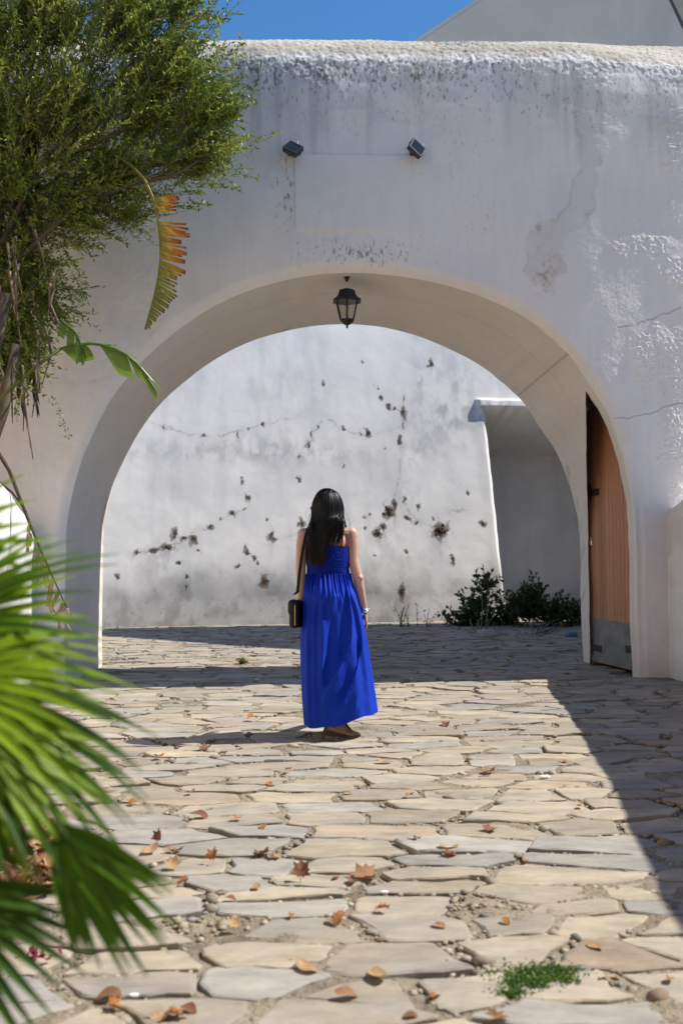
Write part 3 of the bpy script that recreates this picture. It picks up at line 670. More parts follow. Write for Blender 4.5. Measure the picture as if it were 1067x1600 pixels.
    # top and back so that the wall has thickness
    n0 = len(V)
    ex = []
    for a in (-6.0, 7.99):
        for b in (-0.2, 7.38):
            for dep in (0.02, -3.2): ex.append(np.array(FWB + fu * a + fv * b + fn * dep))
    V = np.vstack([V, ex]); C = np.vstack([C, np.tile((0.7, 0.7, 0.69), (8, 1))])
    F = np.vstack([F, np.array([[2, 3, 7, 6], [1, 5, 7, 3], [0, 1, 3, 2], [4, 6, 7, 5]]) + n0])
    mk('wall_body', V, F, 'farplaster', far, col=C, smooth=True, spk=np.concatenate([spk.ravel(), np.zeros(8)]))
    # tufts of dry moss rooted in the cracks
    tv = np.array([(1, 0.2, -0.6), (-1, 0.2, -0.6), (0, 0.3, 1), (0, 1.2, 0.1)]); tf = np.array([[0, 2, 1], [0, 1, 3], [1, 2, 3], [2, 0, 3]])
    for i, (x, y, w, h) in enumerate(SPOTS):
        q = FAR(x, y); w2, h2 = w / k * 0.85, h / k * 0.85
        si = int(np.clip((q[0] + 6) / 0.017, 0, len(s) - 1)); ti = int(np.clip((q[1] + .2) / 0.02, 0, len(t) - 1))
        dd = d[si, ti]
        VV = []; FF = []; nf = int(min(48, 9 + w * h * 0.45))
        for c in range(nf):
            r = abs(rng.normal(0, 0.55)); an = rng.uniform(0, 6.28); fx, fz = r * math.cos(an), r * math.sin(an)
            sz = rng.uniform(0.15, 0.36) * min(w2, h2) + 0.006
            v = tv * sz * rng.uniform(0.5, 1.5, (4, 3)); a2 = rng.uniform(0, 6.28)
            v = np.column_stack([v[:, 0] * math.cos(a2) - v[:, 2] * math.sin(a2), np.abs(v[:, 1]) * 0.3, v[:, 0] * math.sin(a2) + v[:, 2] * math.cos(a2)])
            FF.append(tf + 4 * len(VV))
            VV.append(np.array(FWB) + (q[0] + fx * w2 + v[:, 0:1]) * np.array(fu) + (q[1] + fz * h2 + v[:, 2:3]) * np.array(fv) + (dd + v[:, 1:2] - 0.004) * np.array(fn))
        Vv = np.vstack(VV); jf = np.vstack(FF)
        mk('moss_tuft', Vv, jf, 'mossgreen' if (x, y) == (625, 735) else 'moss', far)
far_wall()

# ================================================================== BUILDINGS BEHIND
def gable_house(name, x0, x1, y0, y1, zl, zr, ridge, axis, label, windows=()):
    """closed gabled block; axis 'y': the ridge runs along y and the gable faces the gate"""
    h = thing(name, ((x0 + x1) / 2, (y0 + y1) / 2, 0), label, 'building')
    b = MB()
    if axis == 'y':
        xm, zt = ridge
        fr = [(x0, zl), (xm, zt), (x1, zr)]
        V = [(x0, y0, 0), (x1, y0, 0), (x1, y0, zr), (xm, y0, zt), (x0, y0, zl)] + [(x0, y1, 0), (x1, y1, 0), (x1, y1, zr), (xm, y1, zt), (x0, y1, zl)]
    else:
        ym, zt = ridge
        V = [(x0, y0, 0), (x0, y1, 0), (x0, y1, zr), (x0, ym, zt), (x0, y0, zl)] + [(x1, y0, 0), (x1, y1, 0), (x1, y1, zr), (x1, ym, zt), (x1, y0, zl)]
    F = [[0, 1, 2, 3, 4], [9, 8, 7, 6, 5], [0, 5, 6, 1], [1, 6, 7, 2], [4, 9, 5, 0]]
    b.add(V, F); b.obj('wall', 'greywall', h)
    r = MB(); th = Vector((0, 0, 0.12))
    for i, j in ((2, 3), (3, 4)):
        q = [Vector(V[i]), Vector(V[j]), Vector(V[j + 5]), Vector(V[i + 5])]
        r.add([tuple(p + Vector((0, 0, 0.01))) for p in q] + [tuple(p + th) for p in q], [[0, 1, 2, 3], [4, 7, 6, 5], [0, 4, 5, 1], [1, 5, 6, 2], [2, 6, 7, 3], [3, 7, 4, 0]])
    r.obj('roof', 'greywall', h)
    return h
g0 = at(667, 57, 26.0); g1 = at(752, 0, 26.0)
sl = (g1.z - g0.z) / (g1.x - g0.x)
gable_house('gabled_building', g0.x - 3.5, g0.x + 14.5, 26.0, 38.0, g0.z - 3.5 * sl, g0.z - 3.5 * sl, (g0.x + 5.5, g0.z + 5.5 * sl), 'y',
            'tall grey plastered gable rising behind the top of the gateway wall')
sb_ = thing('side_building', (8, 14, 0), 'shaded grey verge of a side building at the upper right corner', 'building')
def side_building():
    pr = [(11.06, 0), (11.06, 6.5), (12.9, 7.0), (15.9, 11.2), (17.3, 11.3), (17.3, 0)]
    b = MB(); n = len(pr); V = [(x, y, z) for x in (5.5, 5.9) for y, z in pr]
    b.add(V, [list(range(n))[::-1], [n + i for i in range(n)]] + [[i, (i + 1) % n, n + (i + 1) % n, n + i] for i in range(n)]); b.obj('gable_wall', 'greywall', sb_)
    b = MB(); q = pr[1:5]; V = []
    for x in (5.42, 5.95):
        for y, z in q: V += [(x, y - 0.05, z + 0.01), (x, y - 0.05, z + 0.14)]
    m = len(q) * 2
    for i in range(len(q) - 1):
        a0 = 2 * i; V2 = [V[a0], V[a0 + 1], V[a0 + 3], V[a0 + 2], V[m + a0], V[m + a0 + 1], V[m + a0 + 3], V[m + a0 + 2]]
        b.add(V2, [[0, 1, 2, 3], [4, 7, 6, 5], [0, 4, 5, 1], [1, 5, 6, 2], [2, 6, 7, 3], [3, 7, 4, 0]])
    b.obj('verge', 'verge', sb_)
    b = MB(); b.box((9.2, 14.3, 2.6), (3.29, 2.95, 2.6)); b.obj('wall', 'greywall', sb_)
    b = MB(); b.box((9.2, 14.3, 5.28), (3.2, 2.9, 0.07)); b.obj('roof', 'rooftile', sb_)
side_building()

# unseen houses added behind the camera and at left, for warm bounce light
def added_house(x0, x1, y0, y1, h, mat, label):
    t = thing('added_house', ((x0 + x1) / 2, (y0 + y1) / 2, 0), label, 'house', 'added houses outside the picture')
    b = MB(); b.box(((x0 + x1) / 2, (y0 + y1) / 2, h / 2 - 0.1), ((x1 - x0) / 2, (y1 - y0) / 2, h / 2 + 0.1)); b.obj('wall', mat, t)
    b = MB(); b.box(((x0 + x1) / 2, (y0 + y1) / 2, h + 0.13), ((x1 - x0) / 2 + 0.25, (y1 - y0) / 2 + 0.25, 0.12)); b.obj('roof', 'rooftile', t)
added_house(-13, -6.2, -9, 7.6, 7.0, 'ochre', 'ochre house left of the picture, added for warm bounce light')
added_house(-5.5, 12, -17, -9.5, 8.0, 'ochre', 'ochre house behind the camera, added for warm bounce light')

# ================================================================== GATE LEAF
def gate():
    A = Vector((2.958, 10.70, 0.05)); B = Vector((3.13, 9.64, 0.05))
    ax = (B - A); wid = ax.length; ax.normalize(); n = Vector((0, 0, 1)).cross(ax); n = n if n.x < 0 else -n
    g = thing('gate_leaf', (A + B) / 2, 'reddish brown plank gate leaf folded into the right side of the arch', 'gate')
    rot = Matrix((ax, -n, Vector((0, 0, 1)))).transposed()
    rr = random.Random(3); nb = 13; w = wid / nb; H = 3.25
    for i in range(nb):
        c = A + ax * (w * (i + .5)) + Vector((0, 0, H / 2)); b = MB()
        base = Vector((0.44, 0.215, 0.115)) * rr.uniform(0.82, 1.12)
        b.box(c + n * rr.uniform(0, 0.002), (w / 2 - 0.0022, 0.018, H / 2), rot, bev=0.004, col=tuple(base)); b.obj('plank', 'wood', g)
    b = MB(); b.box(A + ax * (wid / 2) + Vector((0, 0, H / 2)) - n * 0.028, (wid / 2, 0.012, H / 2 - .02), rot, col=(0.2, 0.1, 0.06)); b.obj('backing_board', 'wood', g)
    b = MB(); b.box(A + ax * (wid / 2) + Vector((0, 0, 0.235)) + n * 0.022, (wid / 2 - 0.004, 0.003, 0.225), rot, bev=0.001); b.obj('kick_plate', 'zinc', g)
    def hinge(s, z, left):
        p = A + ax * s + Vector((0, 0, z)) + n * 0.03
        b = MB(); b.tube([p + Vector((0, 0, -0.075)), p + Vector((0, 0, 0.075))], 0.017, 8)
        b.tube([p + Vector((0, 0, 0.075)), p + Vector((0, 0, 0.095))], 0.010, 8)
        d = ax if left else -ax
        b.box(p + d * 0.11 - n * 0.002, (0.105, 0.006, 0.036), rot, bev=0.002)
        o = b.obj('hinge', 'rust', g)
        for k in (0.05, 0.13):
            q = MB(); q.lathe(p + d * k + n * 0.004, [(0.009, -0.004), (0.008, 0.004), (0.003, 0.006)], 8, M3=Matrix.Rotation(math.pi / 2, 3, 'Y')); q.obj('bolt', 'iron', o)
    zz = lambda py, Y: at(915, py, Y).z
    for py in (640, 778, 1018): hinge(0.07, zz(py, 10.68), True)
    for py in (764, 1024): hinge(wid - 0.02, zz(py, 9.76), False)
    b = MB(); p = A + ax * 0.09 + Vector((0, 0, zz(856, 10.7))) + n * 0.03
    b.box(p, (0.028, 0.012, 0.03), rot, bev=0.005); b.tube([p + Vector((0, 0, .03)) - ax * .018, p + Vector((0, 0, .065)) - ax * .012, p + Vector((0, 0, .065)) + ax * .012, p + Vector((0, 0, .03)) + ax * .018], 0.004, 6)
    b.obj('padlock', 'silver', g)
gate()

# ================================================================== LANTERN AND FLOODLIGHTS
def lantern():
    top = at(541, 426, 9.58); bot = at(543, 513, 9.58); x, y = (top.x + bot.x) / 2, 9.58
    zb = bot.z; H = at(543, 452, 9.58).z - zb      # glass body with roof
    L = thing('hanging_lantern', (x, y, zb), 'black iron hexagonal lantern hanging from the crown of the arch', 'lantern')
    b = MB(); b.lathe((x, y, top.z + 0.0), [(0.012, -0.09), (0.02, -0.06), (0.045, -0.03), (0.05, 0.02)], 12); b.obj('ceiling_mount', 'iron', L, smooth=False)
    b = MB(); z = top.z - 0.08; k = 0
    while z > zb + H + 0.005:
        c = Vector((x, y, z)); pts = []
        for a in range(9):
            an = 2 * math.pi * a / 8; u = Vector((1, 0, 0)) if k % 2 == 0 else Vector((0, 1, 0))
            pts.append(c + u * 0.009 * math.cos(an) + Vector((0, 0, 0.017 * math.sin(an))))
        b.tube(pts, 0.003, 5, cap=False); z -= 0.025; k += 1
    b.obj('chain', 'gold', L)
    ph = math.pi / 6
    b = MB(); b.lathe((x, y, zb), [(0.002, H), (0.05, H), (0.085, H - 0.018), (0.098, H - 0.06), (0.10, H - 0.065), (0.115, H - 0.085), (0.155, H - 0.115), (0.155, H - 0.122), (0.11, H - 0.125), (0.0, H - 0.12)], 6, phase=ph); rf = b.obj('roof', 'iron', L)
    b = MB(); b.lathe((x, y, zb), [(0.006, -0.0), (0.012, 0.008), (0.012, 0.018), (0.006, 0.024), (0.02, 0.032), (0.055, 0.055), (0.075, 0.075), (0.078, 0.085), (0.0, 0.085)], 6, phase=ph); b.obj('base_cup', 'iron', L)
    zt, zl = zb + H - 0.125, zb + 0.085
    co = [(Vector((x + 0.112 * math.cos(ph + i * math.pi / 3), y + 0.112 * math.sin(ph + i * math.pi / 3), zt)), Vector((x + 0.072 * math.cos(ph + i * math.pi / 3), y + 0.072 * math.sin(ph + i * math.pi / 3), zl))) for i in range(6)]
    for a, c in co:
        b = MB(); b.tube([a, c], 0.008, 6); b.obj('frame_bar', 'iron', L)
    for i in range(6):
        a, c = co[i]; a2, c2 = co[(i + 1) % 6]
        b = MB(); b.add([a, a2, c2, c], [[0, 1, 2, 3]]); b.obj('pane', 'glass', L)
    b = MB(); b.tube([(x, y, zt + .01), (x, y, zt - 0.04)], 0.014, 8); b.obj('bulb_socket', 'iron', L)
lantern()
def floodlight(px, py, yaw, roll, label):
    p = at(px, py, YF - 0.12); f = thing('floodlight', p, label, 'floodlight', 'floodlights over the blank panel')
    rot = (Matrix.Rotation(R(roll), 3, 'Y') @ Matrix.Rotation(R(yaw), 3, 'Z') @ Matrix.Rotation(R(-24), 3, 'X'))
    # local: face looks along -Y (tilted down)
    b = MB(); b.box(p, (0.078, 0.024, 0.066), rot, bev=0.006); h = b.obj('housing', 'darkplastic', f)
    b = MB()
    for i in range(7): b.box(p + rot @ Vector((-0.057 + i * 0.019, 0.034, 0)), (0.002, 0.014, 0.046), rot)
    b.obj('cooling_fins', 'darkplastic', h)
    b = MB()
    for sx, sz, hx, hz in ((0, .055, .078, .005), (0, -.055, .078, .005), (.074, 0, .005, .052), (-.074, 0, .005, .052)):
        b.box(p + rot @ Vector((sx, -0.024, sz)), (hx, 0.004, hz), rot)
    b.obj('rim', 'darkplastic', h)
    b = MB(); b.box(p + rot @ Vector((0, -0.0245, 0)), (0.067, 0.001, 0.048), rot); b.obj('lens', 'darkglass', h)
    b = MB(); s = rot @ Vector((0.082, 0, 0)); w = Vector((p.x, YF - 0.02, p.z - 0.0))
    b.tube([p + s, p + s + Vector((0, 0.045, 0)), w + s * 0.7, w - s * 0.7, p - s + Vector((0, 0.045, 0)), p - s], 0.009, 6, flat=0.5)
    b.box((p.x, YF - 0.006, p.z), (0.05, 0.012, 0.022)); b.obj('bracket', 'darkplastic', f)
    b = MB(); q = p + rot @ Vector((0.05 if px > 550 else -0.01, 0.01, 0.06)); b.tube([q, q + Vector((0.012, 0, 0.05))], 0.009, 8)
    b.obj('cable_gland', 'white', f)
floodlight(458, 233, -20, 34, 'left dark floodlight above the blank panel')
floodlight(650, 232, 22, 36, 'right dark floodlight above the blank panel')
#PART2
# ================================================================== WOMAN
YW = 6.58
def Wp(px, py, dy=0.0): return at(px, py, YW + dy)
PPM = FPX / YW
person = thing('person', ground(524, 1149), 'woman in a long royal blue strappy dress seen from behind under the arch', 'person')
def person_body():
    def ico(k):
        bm = bmesh.new(); bmesh.ops.create_icosphere(bm, subdivisions=k, radius=1); bm.verts.index_update()
        r = (np.array([v.co[:] for v in bm.verts]), np.array([[v.index for v in f.verts] for f in bm.faces])); bm.free(); return r
    I2, I3 = ico(2), ico(3); BV = []; BF = []; cnt = [0]
    def put(I, v): BV.append(v); BF.append(I[1] + cnt[0]); cnt[0] += len(v)
    def sph(c, r, rot=None):
        v = I3[0] * np.array(r if hasattr(r, '__len__') else (r, r, r))
        if rot is not None: v = v @ np.array(rot).T
        put(I3, v + np.array(c))
    def cap(p0, r0, p1, r1, n=None):
        p0, p1 = np.array(p0), np.array(p1); L = np.linalg.norm(p1 - p0); n = n or max(2, int(L / (0.22 * min(r0, r1))))
        for i in range(n + 1):
            t = i / n; put(I2, I2[0] * (r0 + (r1 - r0) * t) + p0 + (p1 - p0) * t)
    # head turned a little to the left (chin away from the viewer)
    hd = Wp(512, 797, 0.0); rz = Matrix.Rotation(R(38), 3, 'Z')
    sph(hd + Vector((0, 0, 0.02)), (0.074, 0.093, 0.10), rz); sph(hd + rz @ Vector((0, 0.025, -0.055)), (0.056, 0.062, 0.068), rz)
    sph(hd + rz @ Vector((0, 0.062, -0.095)), (0.026, 0.022, 0.02), rz)                   # chin
    sph(hd + rz @ Vector((0, 0.098, -0.03)), (0.013, 0.018, 0.020), rz); sph(hd + rz @ Vector((0, 0.088, 0.0)), (0.009, 0.012, 0.03), rz)   # nose
    sph(hd + rz @ Vector((0, 0.082, -0.066)), (0.024, 0.012, 0.009), rz)                  # mouth
    for sx in (-1, 1):
        sph(hd + rz @ Vector((sx * 0.031, 0.080, 0.008)), (0.013, 0.009, 0.009), rz); sph(hd + rz @ Vector((sx * 0.076, 0.0, -0.01)), (0.009, 0.02, 0.031), rz)
    cap(Wp(513, 812, 0.01), 0.050, Wp(513, 834, 0.0), 0.054)
    # shoulders, back and trunk
    for sx in (-1, 1):
        cap(Wp(513, 829), 0.05, Wp(512 + sx * 30, 835), 0.048); cap(Wp(512 + sx * 14, 842), 0.078, Wp(512 + sx * 15, 862), 0.068)
        cap(Wp(512 + sx * 15, 862), 0.068, Wp(512 + sx * 15, 898), 0.064); cap(Wp(513 + sx * 15, 898), 0.064, Wp(515 + sx * 18, 945), 0.085)
        sph(Wp(512 + sx * 14, 846, -0.05), (0.06, 0.045, 0.065))           # shoulder blades
        sph(Wp(512 + sx * 14, 872, 0.085), (0.06, 0.05, 0.055))
    # right arm, hanging
    A = [(548.5, 834, .0, .046), (550.5, 850, -.005, .042), (551.5, 872, -.01, .0365), (556, 893, -.015, .0355), (559.5, 903, -.012, .036), (562, 918, -.005, .034), (565.5, 936, .01, .0285), (570, 955, .03, .0205)]
    for a, b in zip(A[:-1], A[1:]): cap(Wp(*a[:3]), a[3], Wp(*b[:3]), b[3])
    sph(Wp(562.5, 903, -0.032), 0.021); sph(Wp(549.5, 838, 0.0), 0.044)
    # left arm, forearm swung forward behind the bag
    Bq = [(475, 835, .0, .045), (472, 852, -.005, .041), (470.5, 872, -.005, .036), (470, 897, .0, .034), (471, 915, .03, .031), (472, 935, .08, .026), (473, 945, .11, .020)]
    for a, b in zip(Bq[:-1], Bq[1:]): cap(Wp(*a[:3]), a[3], Wp(*b[:3]), b[3])
    def hand(w, side, sweep):
        # fingers lie one behind the other along the walking direction (thumb in front)
        w = Vector(w); dn = Vector((0.10 * side, sweep, -1)).normalized(); fw = Vector((0, 1, 0)); fw = (fw - dn * fw.dot(dn)).normalized(); inn = dn.cross(fw) * 1.0
        if inn.x * side > 0: inn = -inn
        for k in range(4):
            cap(w + dn * 0.012 + fw * (k - 1.5) * 0.008, 0.013, w + dn * 0.072 + fw * (k - 1.5) * 0.019, 0.0115, 6)
        for k, (l, c) in enumerate(((0.052, .5), (0.066, .42), (0.070, .36), (0.062, .3))):
            p = w + dn * 0.075 + fw * (k - 1.5) * 0.0195; r = 0.0083; d = (dn + fw * (k - 1.5) * 0.05).normalized()
            for seg, bend in ((0.45, 0.12), (0.32, c * 0.7), (0.26, c)):
                d = (d + inn * bend).normalized(); q = p + d * l * seg; cap(p, r, q, r * 0.92, 5); p, r = q, r * 0.92
        p = w + dn * 0.022 + fw * 0.022 + inn * 0.004
        for d, l, r in (((dn * 0.72 + fw * 0.6 + inn * 0.3).normalized(), 0.034, 0.0115), ((dn * 0.9 + fw * 0.3 + inn * 0.35).normalized(), 0.026, 0.0095), ((dn * 1.0 + inn * 0.4).normalized(), 0.022, 0.0085)):
            q = p + d * l; cap(p, r, q, r * 0.93, 5); p = q
    hand(Wp(570.2, 956, 0.03), 1, 0.12); hand(Wp(473, 945, .11), -1, 0.9)
    # legs
    def leg(hip, knee, ank, heel, ball, toe):
        cap(hip, 0.085, knee, 0.056); cap(knee, 0.054, knee.lerp(ank, 0.35), 0.052); cap(knee.lerp(ank, 0.35), 0.052, ank, 0.034)
        cap(ank, 0.034, heel, 0.029); cap(ank, 0.032, ball.lerp(ank, 0.45), 0.029); cap(ball.lerp(ank, 0.45), 0.029, ball, 0.020)
        cap(heel, 0.026, ball, 0.021)
        ax = (toe - ball); ax.z = 0; ax.normalize(); sd = ax.cross(Vector((0, 0, 1)))
        for k in range(5):
            o = sd * (k - 2) * 0.0155; cap(ball + o * 0.9, 0.0155, toe + o - ax * 0.006 * abs(k - 1.2) ** 1.5, 0.0095 if k else 0.0105, 6)
    g = ground(512, 1147); t = ground(556, 1155)
    leg(Wp(528, 955), Wp(534, 1035, 0.02), Vector((g.x + 0.055, g.y - 0.03, 0.115)), Vector((g.x, g.y, 0.047)), Vector((t.x - 0.045, t.y + 0.035, 0.038)), Vector((t.x + 0.01, t.y, 0.030)))
    h2 = ground(494, 1141); t2 = Vector((h2.x + 0.06, h2.y + 0.19, 0))
    leg(Wp(502, 955), Wp(500, 1040, -0.02), Vector((h2.x, h2.y + 0.03, 0.13)), Vector((h2.x, h2.y, 0.062)), Vector((t2.x, t2.y - 0.03, 0.038)), Vector((t2.x - .006, t2.y + .03, 0.030)))
    b = BASE[person]; tmp0 = mk('tmp_body0', np.vstack(BV), np.vstack(BF), 'skin', person); me = tmp0.data; bpy.data.objects.remove(tmp0)
    tmp = bpy.data.objects.new('tmp_body', me); COL.objects.link(tmp)
    md = tmp.modifiers.new('r', 'REMESH'); md.mode = 'VOXEL'; md.voxel_size = 0.0042; md.use_smooth_shade = True
    ms = tmp.modifiers.new('s', 'SMOOTH'); ms.factor = 0.5; ms.iterations = 9
    dg = bpy.context.evaluated_depsgraph_get(); me2 = bpy.data.meshes.new_from_object(tmp.evaluated_get(dg)); me2.name = 'body'
    bpy.data.objects.remove(tmp); me2.materials.clear(); me2.materials.append(M['skin'])
    me2.polygons.foreach_set('use_smooth', np.ones(len(me2.polygons), bool))
    o = bpy.data.objects.new('body', me2); COL.objects.link(o); o.parent = person; BASE[o] = b
    return hd, rz, (g, t), (h2, t2)
HD, HRZ, FOOT1, FOOT2 = person_body()

def dress():
    # ---- bodice: shirred tube
    nth, nz = 160, 60
    th = np.linspace(0, 2 * math.pi, nth, endpoint=False); v = np.linspace(0, 1, nz)
    TH, VV = np.meshgrid(th, v, indexing='ij')
    back = -np.sin(TH)      # +1 on the camera side
    py = 853 + 46 * VV - 4.0 * (1 - VV) * np.clip(back, 0, 1) * np.cos(TH * 1.0) ** 2 * 0 + 3.5 * (1 - VV) * np.cos(TH) ** 2
    half = np.interp(VV, [0, .35, .75, 1], [35, 34.8, 33, 33.8]) / PPM
    cx = np.interp(VV, [0, 1], [512.5, 512.5])
    depf = np.interp(VV, [0, .5, 1], [0.115, 0.112, 0.100])
    rib = 0.0012 * np.cos(VV * 2 * math.pi * 17) + 0.003 * (vn(TH * 40, VV * 17, 301) - .5)
    half = half + rib; depf = depf + rib + np.where(np.sin(TH) > 0, 0.03 * np.sin(VV * math.pi), 0)
    o0 = at(512.5, 853, YW)
    zt = at(512.5, 853, YW).z; zb = at(512.5, 899, YW).z
    Z = zt - (py - 853) / PPM
    X = at(512.5, 870, YW).x + (cx - 512.5) / PPM + half * np.cos(TH) * (1 + 0 * VV); Y = YW + 0.005 + depf * np.sin(TH)
    V = np.stack([X, Y, Z], -1)
    bod = mk('bodice', V.reshape(-1, 3), grid_faces(nth, nz, True), 'bluedk', person, smooth=True)
    # straps
    for pts in ([(484, 856, -.10), (486, 845, -.115), (486, 834, -.10), (486, 822, -.045), (486, 822, .02), (488, 850, .10)], [(520, 855, -.118), (520, 845, -.122), (521, 834, -.11), (524, 820, -.05), (526, 819, .01), (528, 850, .10)], [(481, 856, -.095), (481.5, 840, -.105), (482, 826, -.05), (482, 824, .02)]):
        b = MB(); b.tube([Wp(*p) for p in pts], 0.0045, 6); b.obj('strap', 'bluedk', bod, smooth=True)
    # ---- skirt
    nth, nz = 420, 260
    th = np.linspace(0, 2 * math.pi, nth, endpoint=False); v = np.linspace(0, 1, nz)
    TH, VV = np.meshgrid(th, v, indexing='ij')
    hem = 1121 - 11 * np.cos(TH) + 2.2 * np.sin(TH * 3 + 1) + 1.2 * np.sin(TH * 7)
    py = 896 + (hem - 896) * VV
    Lf = np.interp(py, [896, 905, 920, 950, 1000, 1050, 1090, 1135], [479, 477.5, 475, 472, 469.5, 469, 470.5, 474])
    Rt = np.interp(py, [896, 905, 920, 950, 1000, 1050, 1090, 1120], [546.5, 548.5, 553, 562, 572.5, 580, 586, 590])
    cxp = (Lf + Rt) / 2; hw = (Rt - Lf) / 2 / PPM
    dep = np.interp(py, [896, 930, 1000, 1130], [0.102, 0.16, 0.175, 0.20])
    q = py
    # gathers fading down, long folds growing
    gath = 0.010 * np.exp(-((q - 900) / 26.0) ** 2) * (np.sin(TH * 46 + 2.0 * np.sin(TH * 5)) + 0.6 * np.sin(TH * 29 + 1))
    fold = 0.013 * sst(905, 960, q) * (np.sin(TH * 17 + 0.012 * (q - 900) + 1.7 * np.sin(TH * 3 + .5)) * 0.6 + 0.5 * np.sin(TH * 9 - 0.009 * (q - 900) + 0.8)) * (1 - 0.55 * sst(1010, 1100, q))
    V = np.stack([at(512.5, 870, YW).x + (cxp - 512.5) / PPM + (hw + gath * .5 + fold * .5) * np.sign(np.cos(TH)) * np.abs(np.cos(TH)) ** 0.92,
                  YW + 0.01 + (dep + gath + fold) * np.sign(np.sin(TH)) * np.abs(np.sin(TH)) ** 0.92,
                  zt - (py - 853) / PPM], -1)
    # big draped folds on the side seen here (photo measures -> dress coordinates)
    pxs = cxp + hw * PPM * np.cos(TH); bk = np.clip(-np.sin(TH), 0, 1) ** 0.7
    add = np.zeros_like(pxs)
    def drape(pts, wl, wr, amp, y0, y1):
        ys = [p[1] for p in pts]; xs = [p[0] for p in pts]; c = np.interp(q, ys, xs); dx = pxs - c
        w = np.where(dx < 0, wl, wr); m = sst(y0, y0 + 25, q) * sst(y1, y1 - 25, q)
        return amp * np.exp(-(dx / w) ** 2) * m
    add += drape([(538, 905), (545, 935), (548, 965), (545, 995), (536, 1020), (522, 1050), (508, 1080), (500, 1115)], 3.0, 12, 0.030, 905, 1105)
    add += drape([(545, 915), (556, 950), (563, 985), (562, 1015), (554, 1040), (540, 1070), (530, 1100)], 3.0, 10, 0.026, 915, 1112)
    add += drape([(524, 900), (520, 930), (512, 965), (505, 1010), (500, 1060)], 16, 5, 0.018, 898, 1070)
    add += drape([(506, 900), (497, 930), (488, 965), (482, 1010), (480, 1080)], 11, 5, 0.016, 898, 1115)
    add += drape([(532, 900), (533, 925), (530, 950)], 5, 3, 0.010, 896, 960)
    add += drape([(516, 900), (510, 925), (503, 950)], 5, 3, 0.010, 896, 960)
    add += drape([(558, 1035), (560, 1060), (552, 1085), (548, 1110)], 8, 3, 0.010, 1030, 1118)
    add -= drape([(570, 1000), (577, 1040), (580, 1080), (582, 1112)], 5, 5, 0.012, 990, 1118)
    add += 0.005 * sst(950, 1050, q) * (fbm(pxs * 0.09, q * 0.03, 305, 3) - 0.5) * 2
    V[..., 1] -= add * bk * 1.5
    mk('skirt', V.reshape(-1, 3), grid_faces(nth, nz, True), 'blue', person, smooth=True)
dress()

